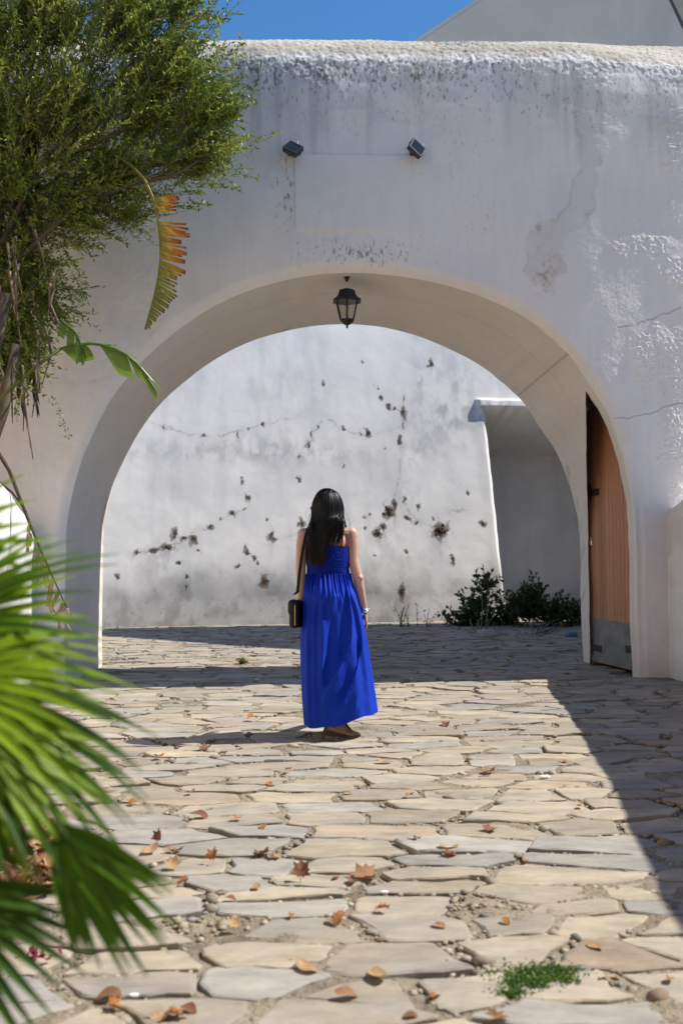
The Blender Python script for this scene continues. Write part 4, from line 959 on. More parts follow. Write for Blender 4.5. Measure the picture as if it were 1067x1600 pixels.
def hair():
    V = []; F = []
    def ribbon(pts, w, tw):
        n0 = len(V); k = len(pts); pts = [Vector(p) for p in pts]
        for i, p in enumerate(pts):
            t = (pts[min(i + 1, k - 1)] - pts[max(i - 1, 0)]).normalized()
            out = Vector((p.x - HD.x, p.y - HD.y, 0.0)); out = out - t * out.dot(t)
            if out.length < 1e-4: out = Vector((0, -1, 0))
            out.normalize(); sd = t.cross(out); sd = (sd * math.cos(tw) + out * math.sin(tw))
            ww = w * (1 - 0.75 * (i / (k - 1)) ** 3)
            V.append(p - sd * ww + out * 0); V.append(p + sd * ww); V.append(p + out * ww * 0.5)
        for i in range(k - 1):
            a = n0 + 3 * i; F.append([a, a + 2, a + 5, a + 3]); F.append([a + 2, a + 1, a + 4, a + 5])
    rg = random.Random(5)
    # undercap follows the skull
    nu, nv = 48, 26; base = len(V)
    for i in range(nu):
        for j in range(nv):
            a = 2 * math.pi * i / nu; e = math.pi / 2 - j / (nv - 1) * R(128)
            front = math.sin(a)      # +1 = face
            if front > 0.45: e = max(e, R(28))
            elif front > 0.1: e = max(e, R(-15))
            V.append(HD + Vector((0, 0, 0.02)) + HRZ @ Vector((0.084 * math.cos(e) * math.cos(a), 0.103 * math.cos(e) * math.sin(a), 0.110 * math.sin(e))))
    for i in range(nu):
        for j in range(nv - 1):
            F.append([base + i * nv + j, base + ((i + 1) % nu) * nv + j, base + ((i + 1) % nu) * nv + j + 1, base + i * nv + j + 1])
    # long strands
    for s in range(1500):
        t = rg.uniform(-1, 1); lay = rg.random()
        az = R(-90) + t * R(118)                           # round the back of the head
        hx, hy = math.cos(az), math.sin(az)
        kx = 0.090 + 0.012 * lay; ky = 0.098 + 0.016 * lay
        c = HD + Vector((0, 0, 0.02)); part = Vector((rg.gauss(-0.004, 0.010), rg.gauss(0.0, 0.025), 0.112 + 0.008 * lay))
        p0 = c + part
        p1 = c + Vector((hx * kx * 0.62, hy * ky * 0.62, 0.088 + 0.010 * lay)); p2 = c + Vector((hx * kx * 0.98, hy * ky * 0.98, 0.030))
        p3 = c + Vector((hx * kx * 1.06, hy * ky * 1.08, -0.045))
        # ends in photo measures: the mass falls to the left, thinner and shorter to the right
        side = t
        if side < 0.12:
            ex = 480 + (side + 1) / 1.12 * 25 + rg.gauss(0, 2.2); ey = 868 + rg.gauss(4, 8) - (8 if side < -0.8 else 0)
        else:
            ex = 506 + (side - 0.12) / 0.88 * 33 + rg.gauss(0, 2.0); ey = 846 + rg.gauss(0, 7) + (6 if side > .75 else 0)
            if rg.random() < 0.3: ey -= 10
            if side < 0.85 and rg.random() < 0.55: ey = 826 + rg.gauss(0, 5)
        front = hy > 0.1
        dep = -0.128 - 0.02 * lay + (0.05 if side < -0.75 else 0) + (0.03 if side > 0.85 else 0)
        if front: dep = -0.06
        e = Wp(ex, ey, dep)
        m = p3.lerp(e, 0.5); m.y = min(m.y, YW + dep * 0.98) if not front else m.y; m += Vector((rg.gauss(0, 0.006), 0, 0))
        if abs(side) > 0.6: m.x += 0.006 * (1 if side > 0 else -1)
        ctrl = [p0, p1, p2, p3, m, e]
        pts = []
        for i in range(len(ctrl) - 1):
            a0 = ctrl[max(i - 1, 0)]; a1 = ctrl[i]; a2 = ctrl[i + 1]; a3 = ctrl[min(i + 2, len(ctrl) - 1)]
            for k in range(3):
                u = k / 3; pts.append(0.5 * ((2 * a1) + (a2 - a0) * u + (2 * a0 - 5 * a1 + 4 * a2 - a3) * u * u + (3 * a1 - a0 - 3 * a2 + a3) * u ** 3))
        pts.append(e)
        ribbon(pts, rg.uniform(0.0022, 0.0052), rg.gauss(0, 0.35))
    for s in range(26):                                     # flyaways
        p = Wp(rg.choice([rg.uniform(482, 490), rg.uniform(536, 543)]), rg.uniform(790, 830), -0.08)
        sgn = -1 if p.x < HD.x else 1
        ribbon([p, p + Vector((sgn * 0.02, 0, -0.04)), p + Vector((sgn * rg.uniform(0.0, 0.05), 0, -0.10)), p + Vector((sgn * rg.uniform(-0.02, 0.07), -0.01, -0.15))], 0.0008, 0)
    mk('hair', [tuple(v) for v in V], F, 'hair', person, smooth=True)
    # sunglasses
    b = MB()
    for sx in (-1, 1):
        c = HD + HRZ @ Vector((sx * 0.036, 0.098, 0.012)); pts = []
        for k in range(13):
            a = 2 * math.pi * k / 12; pts.append(c + HRZ @ Vector((0.028 * math.cos(a), 0, 0.023 * math.sin(a))))
        b.tube(pts, 0.0035, 6); b.add(pts[:12], [list(range(12))])
        b.tube([HD + HRZ @ Vector((sx * 0.066, 0.096, 0.016)), HD + HRZ @ Vector((sx * 0.092, 0.07, 0.016)), HD + HRZ @ Vector((sx * 0.094, -0.01, 0.01))], 0.004, 6)
    b.tube([HD + HRZ @ Vector((-0.01, 0.102, 0.014)), HD + HRZ @ Vector((0.01, 0.102, 0.014))], 0.003, 6)
    b.obj('sunglasses', 'darkglass', person)
hair()
def sandals():
    for (h, t), yaw in ((FOOT1, 0), (FOOT2, 0)):
        d = (t - h); d.z = 0; L = d.length + (0.03 if t is FOOT1[1] else 0.06); d.normalize(); sd = Vector((0, 0, 1)).cross(d); b = MB(); n = 20; V = []
        zb = 0.006 if t is FOOT1[1] else 0.008
        for top in (0, 1):
            for k in range(n):
                a = 2 * math.pi * k / n; u = math.cos(a); w = 0.042 * (1 + 0.12 * u) if abs(u) < 1 else 0.04
                z = zb + 0.012 * top + (0.018 * max(0, -u) if t is FOOT2[1] else 0.004 * max(0, -u))
                V.append(h - d * 0.03 + d * (L / 2) * (1 + u) + sd * w * math.sin(a) + Vector((0, 0, z)))
        b.add(V, [list(range(n))[::-1], list(range(n, 2 * n))] + [[k, (k + 1) % n, n + (k + 1) % n, n + k] for k in range(n)])
        sn = b.obj('sandal', 'leather', person)
        b = MB(); up = Vector((0, 0, 1)); toe = h + d * (L - 0.075); an = h + d * 0.055 + up * 0.10; side = sd * 0.038
        mid = toe.lerp(Vector((an.x, an.y, 0)), 0.5) + up * 0.100
        b.tube([toe + up * 0.052, toe.lerp(mid, .5) + up * 0.032, mid, an + sd * 0.036 + d * .02, an + sd * .040], 0.007, 6)
        b.tube([mid, an - sd * 0.036 + d * .02, an - sd * .040], 0.007, 6)
        b.tube([toe - d * .015 + sd * .040 + up * .022, toe + up * 0.056, toe - d * .015 - sd * .040 + up * .022], 0.006, 6)
        ring = [an + (d * math.cos(a) + sd * math.sin(a)) * 0.039 + up * 0.012 * math.cos(a) for a in np.linspace(0, 2 * math.pi, 15)]
        b.tube(ring, 0.006, 6); b.tube([an + sd * .038, h + sd * 0.038 + up * 0.02], 0.006, 6); b.tube([an - sd * .038, h - sd * 0.038 + up * 0.02], 0.006, 6)
        b.obj('sandal_straps', 'leather', sn, smooth=True)
sandals()
def bracelet():
    c = Wp(569.5, 953, 0.026); b = MB()
    for k, dz in enumerate((0.006, -0.004, -0.013)):
        r = 0.027 - 0.0006 * k; pts = [c + Vector((r * math.cos(a), r * math.sin(a), dz + 0.004 * math.sin(a * 2 + k))) for a in np.linspace(0, 2 * math.pi, 21)]
        b.tube(pts, 0.0042, 6)
    b.obj('bracelet', 'silver', person, smooth=True)
bracelet()
def handbag():
    c = Wp(463, 960, -0.02); b0 = ground(463, 1150)
    g = thing('handbag', c, 'small black shoulder bag hanging at the woman\'s left hip', 'bag')
    rot = Matrix.Rotation(R(80), 3, 'Z') @ Matrix.Rotation(R(3), 3, 'Y')
    b = MB(); b.box(c, (0.105, 0.032, 0.090), rot, bev=0.028); bd = b.obj('bag_body', 'leather', g, smooth=True)
    b = MB(); b.box(c + rot @ Vector((0, 0.004, 0.045)), (0.108, 0.036, 0.052), rot, bev=0.026); b.obj('flap', 'leather', g, smooth=True)
    b = MB(); q = c + rot @ Vector((-0.107, -0.012, 0)); b.tube([q + Vector((0, 0, z)) for z in (-0.07, 0, 0.06)], 0.002, 6); b.obj('zip', 'gold', g)
    b = MB(); b.box(c + rot @ Vector((0, 0.042, -0.02)), (0.016, 0.003, 0.01), rot, bev=0.002); b.obj('clasp', 'gold', g)
    for sx in (-1, 1):
        b = MB(); r0 = c + rot @ Vector((sx * 0.095, 0, 0.10))
        b.tube([r0 + Vector((0.014 * math.cos(a), 0, 0.016 + 0.016 * math.sin(a))) for a in np.linspace(0, 2 * math.pi, 11)], 0.003, 6); b.obj('ring', 'gold', g)
    e0 = c + rot @ Vector((-0.095, 0, 0.125)); e1 = c + rot @ Vector((0.095, 0, 0.125))
    b = MB(); pts = [e0, Wp(465, 925, -0.08), Wp(468, 895, -0.09), Wp(473, 860, -0.10), Wp(478, 838, -0.085), Wp(481, 826, -0.02), Wp(481, 827, 0.04), Wp(477, 845, 0.085), Wp(470, 885, 0.10), e1]
    V = []
    for i, p in enumerate(pts):
        p = Vector(p); V += [p + Vector((-0.010, 0.0, 0)), p + Vector((0.010, 0, 0)), p + Vector((0.010, -0.004, 0.003)), p + Vector((-0.010, -0.004, 0.003))]
    F = [[4 * i + k, 4 * i + (k + 1) % 4, 4 * i + 4 + (k + 1) % 4, 4 * i + 4 + k] for i in range(len(pts) - 1) for k in range(4)]
    b.add(V, F); b.obj('strap', 'leather', g)
handbag()

# ================================================================== PLANTS
def leaf_cloud(P, D, Lf, Wd, col, fold=0.25, rs=1):
    """P base points, D directions, lengths, widths -> folded pointed leaves"""
    r = np.random.default_rng(rs); n = len(P)
    D = D / np.linalg.norm(D, axis=1, keepdims=True)
    S_ = np.cross(D, r.normal(0, 1, (n, 3))); S_ /= np.linalg.norm(S_, axis=1, keepdims=True) + 1e-9
    N_ = np.cross(S_, D)
    L = Lf[:, None]; Wd = Wd[:, None]
    b = P; t = P + D * L; m = P + D * L * 0.45 - N_ * Wd * fold; l = m + S_ * Wd + N_ * Wd * fold * 2; q = m - S_ * Wd + N_ * Wd * fold * 2
    V = np.stack([b, l, t, q, m], 1).reshape(-1, 3)
    i = np.arange(n)[:, None] * 5
    F = np.stack([np.hstack([i, i + 1, i + 4]), np.hstack([i + 1, i + 2, i + 4]), np.hstack([i + 2, i + 3, i + 4]), np.hstack([i + 3, i, i + 4])], 1).reshape(-1, 3)
    return V, F, np.repeat(col, 5, 0)
def shrub_crown(blobs, twigs, Yc, centre, r, leaf_l, leaf_w, per, palette, droop=0.0, spread=0.55):
    """blobs: (px,py,rx,ry,weight,dY) crown masses measured on the photo at depth Yc; returns leaf arrays + twig lines"""
    w = np.array([b[4] for b in blobs], float); w /= w.sum()
    ids = r.choice(len(blobs), twigs, p=w); sc = Yc / FPX
    P = []; D = []; tips = []
    cen = np.array(at(*centre, Yc))
    for k in ids:
        bx, by, rx, ry, _, dY = blobs[k]; u = r.normal(0, 1, 3); u /= np.linalg.norm(u); u *= min(1.35, abs(r.normal(0, 0.66)))
        p = np.array(at(bx, by, Yc + dY)) + u * np.array((rx * sc, min(rx, ry) * sc * 1.1, ry * sc))
        d = (p - cen); d /= np.linalg.norm(d) + 1e-6
        d = d * 0.8 + np.array((0.35, -0.15, 0.45 - droop)) + r.normal(0, spread, 3); d /= np.linalg.norm(d)
        P.append(p); D.append(d)
    P = np.array(P); D = np.array(D); L = r.uniform(0.16, 0.42, twigs)
    t = np.linspace(0.05, 1, per)
    base = (P[:, None] + D[:, None] * (L[:, None] * t)[..., None]); base[..., 2] -= (t ** 2 * 0.04)[None]
    ld = D[:, None] * 0.75 + r.normal(0, 0.55, (twigs, per, 3))
    n = twigs * per
    pal = np.array(palette); c = pal[r.choice(len(pal), twigs)][:, None] * r.uniform(0.75, 1.3, (twigs, per, 1))
    V, F, C = leaf_cloud(base.reshape(-1, 3), ld.reshape(-1, 3), r.uniform(0.7, 1.25, n) * leaf_l, r.uniform(0.7, 1.25, n) * leaf_w, c.reshape(-1, 3), rs=int(r.integers(1e6)))
    return V, F, C, P, D, L
def twig_mesh(P, D, L, rad=0.003):
    n = len(P); S_ = np.cross(D, np.array((0.3, 0.5, 0.8))); S_ /= np.linalg.norm(S_, axis=1, keepdims=True); T_ = np.cross(S_, D)
    V = []; 
    for a in range(3):
        o = (S_ * math.cos(a * 2.094) + T_ * math.sin(a * 2.094)); V += [P - D * 0.12 + o * rad, P + D * L[:, None] + o * rad * 0.3 - np.array((0, 0, .04))]
    V = np.stack(V, 1).reshape(-1, 3); i = np.arange(n)[:, None] * 6
    F = np.stack([np.hstack([i + 2 * a, i + 2 * ((a + 1) % 3), i + 2 * ((a + 1) % 3) + 1, i + 2 * a + 1]) for a in range(3)], 1).reshape(-1, 4)
    return V, F
def myrtle():
    r = np.random.default_rng(21); Yc = 8.1
    base = Vector((-3.3, 8.2, 0)); T = thing('myrtle_tree', base, 'dense small-leaved evergreen tree overhanging the upper left of the wall', 'tree')
    blobs = [(-30, 60, 110, 130, 2.6, .3), (10, 230, 80, 130, 2.2, .3), (15, 400, 55, 90, 1.6, .25), (5, 540, 42, 70, 1.3, .25), (-40, 40, 150, 130, 2.0, .1), (70, 40, 130, 110, 2.6, 0), (190, 50, 105, 75, 2.0, -.1), (275, 20, 45, 40, .45, -.1), (255, 120, 85, 70, 1.3, -.1), (310, 190, 62, 80, 1.1, -.15), (215, 190, 110, 95, 2.0, 0), (90, 190, 130, 120, 2.8, .1), (285, 255, 62, 38, .7, -.1), (150, 285, 120, 55, 1.6, 0), (100, 340, 70, 40, .6, 0), (30, 320, 90, 90, 1.5, .1), (185, 340, 45, 22, .18, 0), (30, 420, 55, 80, .9, .1), (70, 460, 32, 30, .25, 0), (15, 520, 40, 60, .5, .1), (-80, 250, 100, 200, 1.5, .2)]
    pal = [(0.11, 0.165, 0.016), (0.16, 0.22, 0.024), (0.23, 0.285, 0.036), (0.13, 0.18, 0.022), (0.30, 0.33, 0.060)]
    V, F, C, P, D, L = shrub_crown(blobs, 6000, Yc, (40, 330), r, 0.047, 0.0078, 22, pal)
    mk('crown', V, F, 'leaf', T, col=C)
    tv, tf = twig_mesh(P, D, L, 0.0018); mk('twigs', tv, tf, 'bark', T)
    b = MB(); b.tube([base + Vector((0, 0, -0.05)), Vector((-3.25, 8.2, 1.2)), Vector((-3.1, 8.15, 2.3)), Vector((-2.75, 8.1, 3.3))], [0.12, 0.10, 0.085, 0.07], 10); b.obj('trunk', 'bark', T, smooth=True)
    for pts in ([(-2.75, 8.1, 3.3), at(60, 260, 8.1), at(160, 150, 8.0), at(240, 60, 8.0)], [(-2.75, 8.1, 3.3), at(120, 320, 8.0), at(215, 285, 7.95), at(235, 240, 7.9), at(262, 160, 7.9)], [at(215, 285, 7.95), at(270, 275, 7.9), at(330, 240, 7.85)], [(-2.75, 8.1, 3.3), at(30, 200, 8.2), at(60, 60, 8.2), at(90, -40, 8.2)], [(-3.1, 8.15, 2.3), at(20, 480, 8.0), at(60, 440, 7.95)], [at(60, 260, 8.1), at(180, 210, 8.0), at(300, 150, 7.9)]):
        n = len(pts); b = MB(); b.tube(pts, list(np.linspace(0.026, 0.006, n)), 7); b.obj('branch', 'bark', T, smooth=True)
myrtle()
def banana_leaf(name, parent, rib, width, sides, n, pal, tear=0.35, seed=1, droop=0.3, curl=0.0, mat='leaf', lean=0.35, runs=(1, 1, 2, 2, 3)):
    """paddle leaf torn into strips: rib = points, width(t), pal(t, f) -> colour"""
    rg = random.Random(seed); rib = [Vector(p) for p in rib]
    seg = [0]
    for a, b in zip(rib[:-1], rib[1:]): seg.append(seg[-1] + (b - a).length)
    def pt(t):
        s = t * seg[-1]
        for i in range(len(seg) - 1):
            if s <= seg[i + 1] + 1e-9: u = (s - seg[i]) / (seg[i + 1] - seg[i]); return rib[i].lerp(rib[i + 1], u)
        return rib[-1]
    b = MB(); out = Vector((0, -1, 0))
    for side in sides:
        k = 0
        while k < n:
            t0 = k / n; run = rg.choice(runs); t1 = min(1, (k + run) / n); k += run
            if rg.random() < tear * 0.12 or width((t0 + t1) / 2) < 0.002: continue
            tl = (t0 + t1) / 2; w = width(tl) * rg.uniform(0.70, 1.10); dz = rg.uniform(-.25, .25)
            T0 = (pt(min(1, t0 + .02)) - pt(max(0, t0 - .02))).normalized(); sd = T0.cross(out).normalized() * side
            dirv = (sd + T0 * lean * (1 + 2.2 * tl) + out * dz * 0.6).normalized()
            m = 5; V = []; Cc = []
            for j in range(m + 1):
                f = j / m; tip = 1 - 0.28 * f ** 4
                for t in (t0, t1):
                    te = tl + (t - tl) * tip * (0.97)
                    p = pt(te) + dirv * w * f + Vector((0, 0, -1)) * droop * w * f * f + out * (-curl * f * f * w + rg.uniform(-.004, .004))
                    V.append(p); Cc.append(pal(tl, f + rg.uniform(-.08, .08), rg))
            n0 = len(b.V); b.V += [tuple(v) for v in V]; b.C += Cc
            b.F += [[n0 + 2 * j, n0 + 2 * j + 1, n0 + 2 * j + 3, n0 + 2 * j + 2] for j in range(m)]
    o = b.obj(name, mat, parent)
    bb = MB(); bb.tube([pt(t) - out * 0.004 for t in np.linspace(0, 1, 18)], list(np.linspace(0.011, 0.003, 18)), 6, col=pal(0.3, 0, rg)); bb.obj('midrib', mat, o, smooth=True)
    return o
def strelitzia():
    base = Vector((-3.15, 7.6, 0)); T = thing('strelitzia_plant', base, 'bird-of-paradise plant with torn paddle leaves hanging beside the arch', 'plant')
    Yl = 7.45
    def A(px, py, dy=0): return at(px, py, Yl + dy)
    green = (0.10, 0.15, 0.022)
    def pal1(t, f, rg):
        g = np.array((0.16, 0.20, 0.03)); y = np.array((0.50, 0.30, 0.025)); o = np.array((0.46, 0.13, 0.015)); br = np.array((0.12, 0.045, 0.02))
        k = (f + 0.12) if t < 0.5 else max(0, (f + .1)) * max(0.12, 1 - (t - .5) * 6)
        if .95 > t > .5 and f > .9: return tuple(br * rg.uniform(.8, 1.4))
        c = g * (1 - np.clip(k / .45, 0, 1)) + y * np.clip(k / .45, 0, 1)
        if k > .5: c = y + (o - y) * min(1, (k - .5) / .35)
        if f > .93 : c = br
        return tuple(c * rg.uniform(.85, 1.1))
    rib1 = [A(226, 280), A(238, 305), A(246, 335), A(250, 370), A(251, 400), A(247, 435), A(239, 470), A(226, 514)]
    banana_leaf('orange_edged_leaf', T, rib1, lambda t: 0.0 if (t < .13 or .24 < t < .29) else 0.215 * min(1, (1.02 - t) * 2.4) ** 0.8 * (0.9 if t < .24 else 1), (-1,), 52, pal1, seed=4, droop=0.02, lean=0.12, runs=(1, 1, 2), tear=0)
    b = MB(); b.tube([A(-40, 420, 1.1), A(60, 300, 1.1), A(130, 250, 1.0), A(175, 237, .5), A(205, 258, .15), A(222, 276, .05), A(232, 288)], [.014, .014, .013, .012, .011, .010, .009], 8, col=(0.16, 0.15, 0.03)); b.obj('leaf_stalk', 'leaf', T, smooth=True)
    def pal2(t, f, rg): return tuple(np.array((0.13, 0.22, 0.025)) * (0.7 + .5 * f) * rg.uniform(.8, 1.25))
    rib2 = [A(95, 545), A(120, 540), A(150, 536), A(180, 545), A(205, 560), A(225, 580), A(242, 606)]
    banana_leaf('green_leaf', T, rib2, lambda t: 0.115 * math.sin(math.pi * min(1, 0.12 + 0.80 * t)) ** 0.7 * (1 + .35 * math.sin(t * 17)) + 0.012, (1, -1), 18, pal2, seed=9, droop=0.55, curl=.4, lean=0.9, runs=(1, 2, 3, 4))
    b = MB(); b.tube([A(-30, 650), A(20, 605), A(60, 570), A(95, 545)], [.016, .014, .013, .011], 8, col=(0.16, 0.20, 0.04)); b.obj('leaf_stalk', 'leaf', T, smooth=True)
    def pal3(t, f, rg): return tuple(np.array((0.09, 0.15, 0.02)) * rg.uniform(.8, 1.3))
    banana_leaf('green_leaf', T, [A(240, 250, .55), A(275, 215, .5), A(300, 170, .45), A(312, 120, .4)], lambda t: 0.18 * math.sin(math.pi * (.1 + .85 * t)) + .01, (1, -1), 20, pal3, seed=12, droop=0.3)
    banana_leaf('green_leaf', T, [A(95, 500), A(120, 560 - 40), A(135, 560)], lambda t: 0.12 * math.sin(math.pi * (.1 + .85 * t)) + .01, (1,), 10, pal2, seed=13, droop=0.4)
    def pald(t, f, rg): return tuple(np.array((0.22, 0.165, 0.115)) * rg.uniform(.35, 1.3))
    rgd = random.Random(61)
    for k in range(34):  # dead leaves behind the crown, its inner shade put into their dark brown
        x, y = rgd.uniform(-60, 52), rgd.uniform(20, 560)
        p = [A(x, y, rgd.uniform(.9, 1.15)), A(x + rgd.uniform(-14, 14), y + 60, 1.0), A(x + rgd.uniform(-26, 22), y + rgd.uniform(110, 190), 1.0)]
        banana_leaf('withered_leaf', T, p, lambda t, w=rgd.uniform(.05, .11): w * math.sin(math.pi * (.12 + .8 * t)) + .006, (1, -1), 6, lambda t, f, r_: tuple(np.array((0.06, 0.042, 0.028)) * r_.uniform(.4, 1.3)), seed=300 + k, droop=0.5, lean=1.2, mat='dry')
    # withered leaves hanging in the heart of the plant
    rg = random.Random(31)
    for k in range(20):
        x, y = rg.uniform(-20, 85), rg.uniform(330, 610)
        if x > 60 and y > 560: x -= 50
        p = [A(x, y, rg.uniform(-.1, .3)), A(x + rg.uniform(-8, 14), y + rg.uniform(20, 45)), A(x + rg.uniform(-14, 20), y + rg.uniform(60, 120), rg.uniform(-.1, .1))]
        banana_leaf('withered_leaf', T, p, lambda t, w=rg.uniform(.010, .034): w * math.sin(math.pi * (.12 + .8 * t)) + .002, (1, -1), 9, pald, seed=k, droop=0.6, lean=1.6, mat='dry')
    b = MB(); b.tube([A(-12, 690, .1), A(15, 735, .1), A(40, 800, .1), A(58, 845, .1), A(80, 895, .1), A(105, 950, .1)], [.016, .015, .013, .010, .007, .004], 7, col=(0.07, 0.06, 0.04)); b.obj('drooping_stalk', 'dry', T, smooth=True)
    b = MB(); b.tube([A(-10, 745, .1), A(20, 770, .1), A(42, 800, .1)], .008, 6, col=(0.08, 0.06, 0.04)); b.obj('drooping_stalk', 'dry', T, smooth=True)
    for k, (x, y) in enumerate([(60, 850), (66, 870), (74, 885), (82, 905), (92, 925), (100, 940), (106, 950), (46, 820)]):
        p = [A(x, y, .1), A(x + rg.uniform(-12, 6), y + 22, .1), A(x + rg.uniform(-16, 10), y + 42, .1)]
        banana_leaf('withered_leaf', T, p, lambda t: 0.03 * math.sin(math.pi * (.12 + .8 * t)) + .003, (1, -1), 4, lambda t, f, r_: tuple(np.array((0.50, 0.36, 0.20)) * r_.uniform(.5, 1.2)), seed=50 + k, droop=0.2, mat='dry')
    for px, py in ((-25, 650), (5, 640), (-10, 560)):
        b = MB(); q = A(px, py, .15); b.tube([Vector((base.x + rg.uniform(-.1, .1), base.y + .1, -0.05)), (Vector(base) * .5 + q * .5), q, q + Vector((0.1, 0, .5))], [.07, .06, .05, .03], 8, col=(0.16, 0.12, 0.08)); b.obj('stem', 'dry', T, smooth=True)
    # dangling yellow-green sprig
    r = np.random.default_rng(5)
    P = np.array([A(x + r.normal(0, 2.5), y + r.normal(0, 3)) for x, y in zip(np.interp(np.linspace(0, 1, 60), [0, .35, 1], [45, 82, 110]), np.interp(np.linspace(0, 1, 60), [0, .3, 1], [600, 620, 685]))])
    V, F, C = leaf_cloud(P, r.normal(0, 1, (60, 3)) + np.array((.3, 0, -.5)), r.uniform(.02, .035, 60), r.uniform(.005, .008, 60), np.array((0.20, 0.24, 0.04)) * r.uniform(.7, 1.2, (60, 1)))
    mk('sprig', V, F, 'leaf', T, col=C)
strelitzia()
def palm_frond(parent, hub, axis, nrm, L, n, spread, seed, col, wid=0.020, petiole=None):
    rg = random.Random(seed); hub = Vector(hub); ax = Vector(axis).normalized(); nr = Vector(nrm); nr = (nr - ax * nr.dot(ax)).normalized(); sd = ax.cross(nr)
    b = MB()
    for k in range(n):
        a = R(-spread + 2 * spread * k / (n - 1)) + rg.gauss(0, 0.02); d = ax * math.cos(a) + sd * math.sin(a)
        pd = -ax * math.sin(a) + sd * math.cos(a); ll = L * (1 - 0.18 * (abs(a) / R(spread)) ** 2) * rg.uniform(.9, 1.06)
        m = 9; V = []; dr = rg.uniform(0.03, 0.16); c = tuple(np.array(col) * rg.uniform(.75, 1.25))
        for j in range(m + 1):
            f = j / m; w = wid * (min(1, f * 2.6 + 0.06)) * (1 - max(0, f - .45) / .55 * 0.93)
            p = hub + d * ll * f + nr * (0.06 * math.sin(f * 2.2) * L - dr * f ** 3 * ll) + Vector((0, 0, -0.10 * f ** 2.5 * ll))
            V += [p - pd * w + nr * w * .45, p, p + pd * w + nr * w * .45]
        n0 = len(b.V); b.V += [tuple(v) for v in V]; b.C += [c] * len(V)
        b.F += [[n0 + 3 * j + q, n0 + 3 * j + q + 1, n0 + 3 * j + q + 4, n0 + 3 * j + q + 3] for j in range(m) for q in (0, 1)]
    o = b.obj('frond', 'palmleaf', parent)
    if petiole is not None:
        pb = MB(); pb.tube([petiole, Vector(petiole).lerp(hub, .6) + Vector((0, 0, .05)), hub + ax * .02], [.012, .008, .006], 7, col=(0.14, 0.20, 0.04)); pb.obj('leaf_stalk', 'palmleaf', o, smooth=True)
    return o
def fan_palm():
    base = Vector((-0.95, 1.68, 0)); T = thing('fan_palm', base, 'out-of-focus green fan palm in the left foreground', 'palm')
    heart = base + Vector((0.05, 0, 0.55)); Yp = 1.55
    g1 = (0.065, 0.145, 0.003); g2 = (0.16, 0.25, 0.006); g3 = (0.032, 0.075, 0.003)
    def A(px, py, dy=0): return at(px, py, Yp + dy)
    # (hub pixel, tip pixel, length scale, normal, n, spread, colour)
    for i, (h, t, dyh, dyt, n, sp, c, nr) in enumerate([
        ((-150, 1010), (170, 960), .15, .0, 26, 62, g1, (0.1, -0.75, 0.6)),
        ((-130, 1060), (195, 1085), .0, -.05, 24, 55, g2, (0.0, -0.6, 0.8)),
        ((-120, 1010), (120, 860), .2, .25, 22, 58, g2, (0.2, -.8, .5)),
        ((-100, 1080), (225, 1255), .0, -.06, 22, 34, g3, (-0.1, -0.5, 0.85)),
        ((-60, 1120), (140, 1290), -.08, -.1, 18, 36, g2, (-0.3, -.6, .7)),
        ((84, 1282), (232, 1478), -.1, -.16, 22, 27, g1, (-0.35, -.75, .5)),
        ((-60, 1255), (20, 1380), -.05, -.1, 16, 34, g1, (-0.5, -.7, .5)),
        ((-110, 1390), (75, 1600), -.12, -.2, 20, 44, g3, (-0.4, -.6, .7)),
        ((-160, 900), (50, 745), .25, .3, 12, 40, g2, (.2, -.8, .5)),
        ((-210, 1150), (-20, 1240), .0, -.0, 18, 60, g3, (0, -.6, .8))]):
        hub = A(*h, dyh); tip = A(*t, dyt); d = tip - hub
        palm_frond(T, hub, d, nr, d.length, int(n * .76), sp, 100 + i, c, wid=0.0125, petiole=heart + Vector((random.uniform(-.03, .03), random.uniform(-.03, .03), 0)))
    b = MB(); b.tube([base + Vector((0, 0, -.05)), base + Vector((.02, 0, .3)), heart], [0.09, 0.085, 0.06], 12); b.obj('trunk', 'bark', T)
fan_palm()
def bush(name, blobs, Yc, twigs, per, ll, lw, pal, seed, label, base, cat='bush'):
    r = np.random.default_rng(seed); T = thing(name, base, label, cat)
    V, F, C, P, D, L = shrub_crown(blobs, twigs, Yc, (blobs[0][0], blobs[0][1] + 40), r, ll, lw, per, pal, spread=.7)
    mk('foliage', V, F, 'leaf', T, col=C)
    b = MB()
    for k in range(7):
        e = P[r.integers(len(P))]; b0 = Vector(base) + Vector((r.normal(0, .05), r.normal(0, .05), -0.02)); b.tube([b0, b0.lerp(Vector(e), .5) + Vector((r.normal(0, .04), 0, .05)), e], [.012, .009, .004], 5)
    b.obj('stems', 'bark', T); return T
GP = [(0.030, 0.055, 0.015), (0.042, 0.070, 0.02), (0.055, 0.085, 0.025)]
bush('leafy_weed_bush', [(755, 925, 14, 22, .5, 0), (745, 955, 28, 20, 1, 0), (735, 975, 30, 16, 1, -.1), (760, 975, 25, 18, .8, 0), (782, 965, 18, 22, .6, 0)], 16.6, 260, 9, 0.085, 0.028, GP, 3, 'upright leafy green bush at the foot of the courtyard wall', ground(752, 994))
bush('rounded_weed_bush', [(830, 965, 40, 22, 1.5, 0), (860, 968, 30, 22, 1, 0), (810, 955, 24, 18, .6, 0), (830, 940, 22, 14, .5, 0), (885, 965, 14, 18, .4, 0)], 16.2, 420, 9, 0.075, 0.022, GP, 4, 'low rounded dark green bush in front of the shaded niche', ground(835, 996))
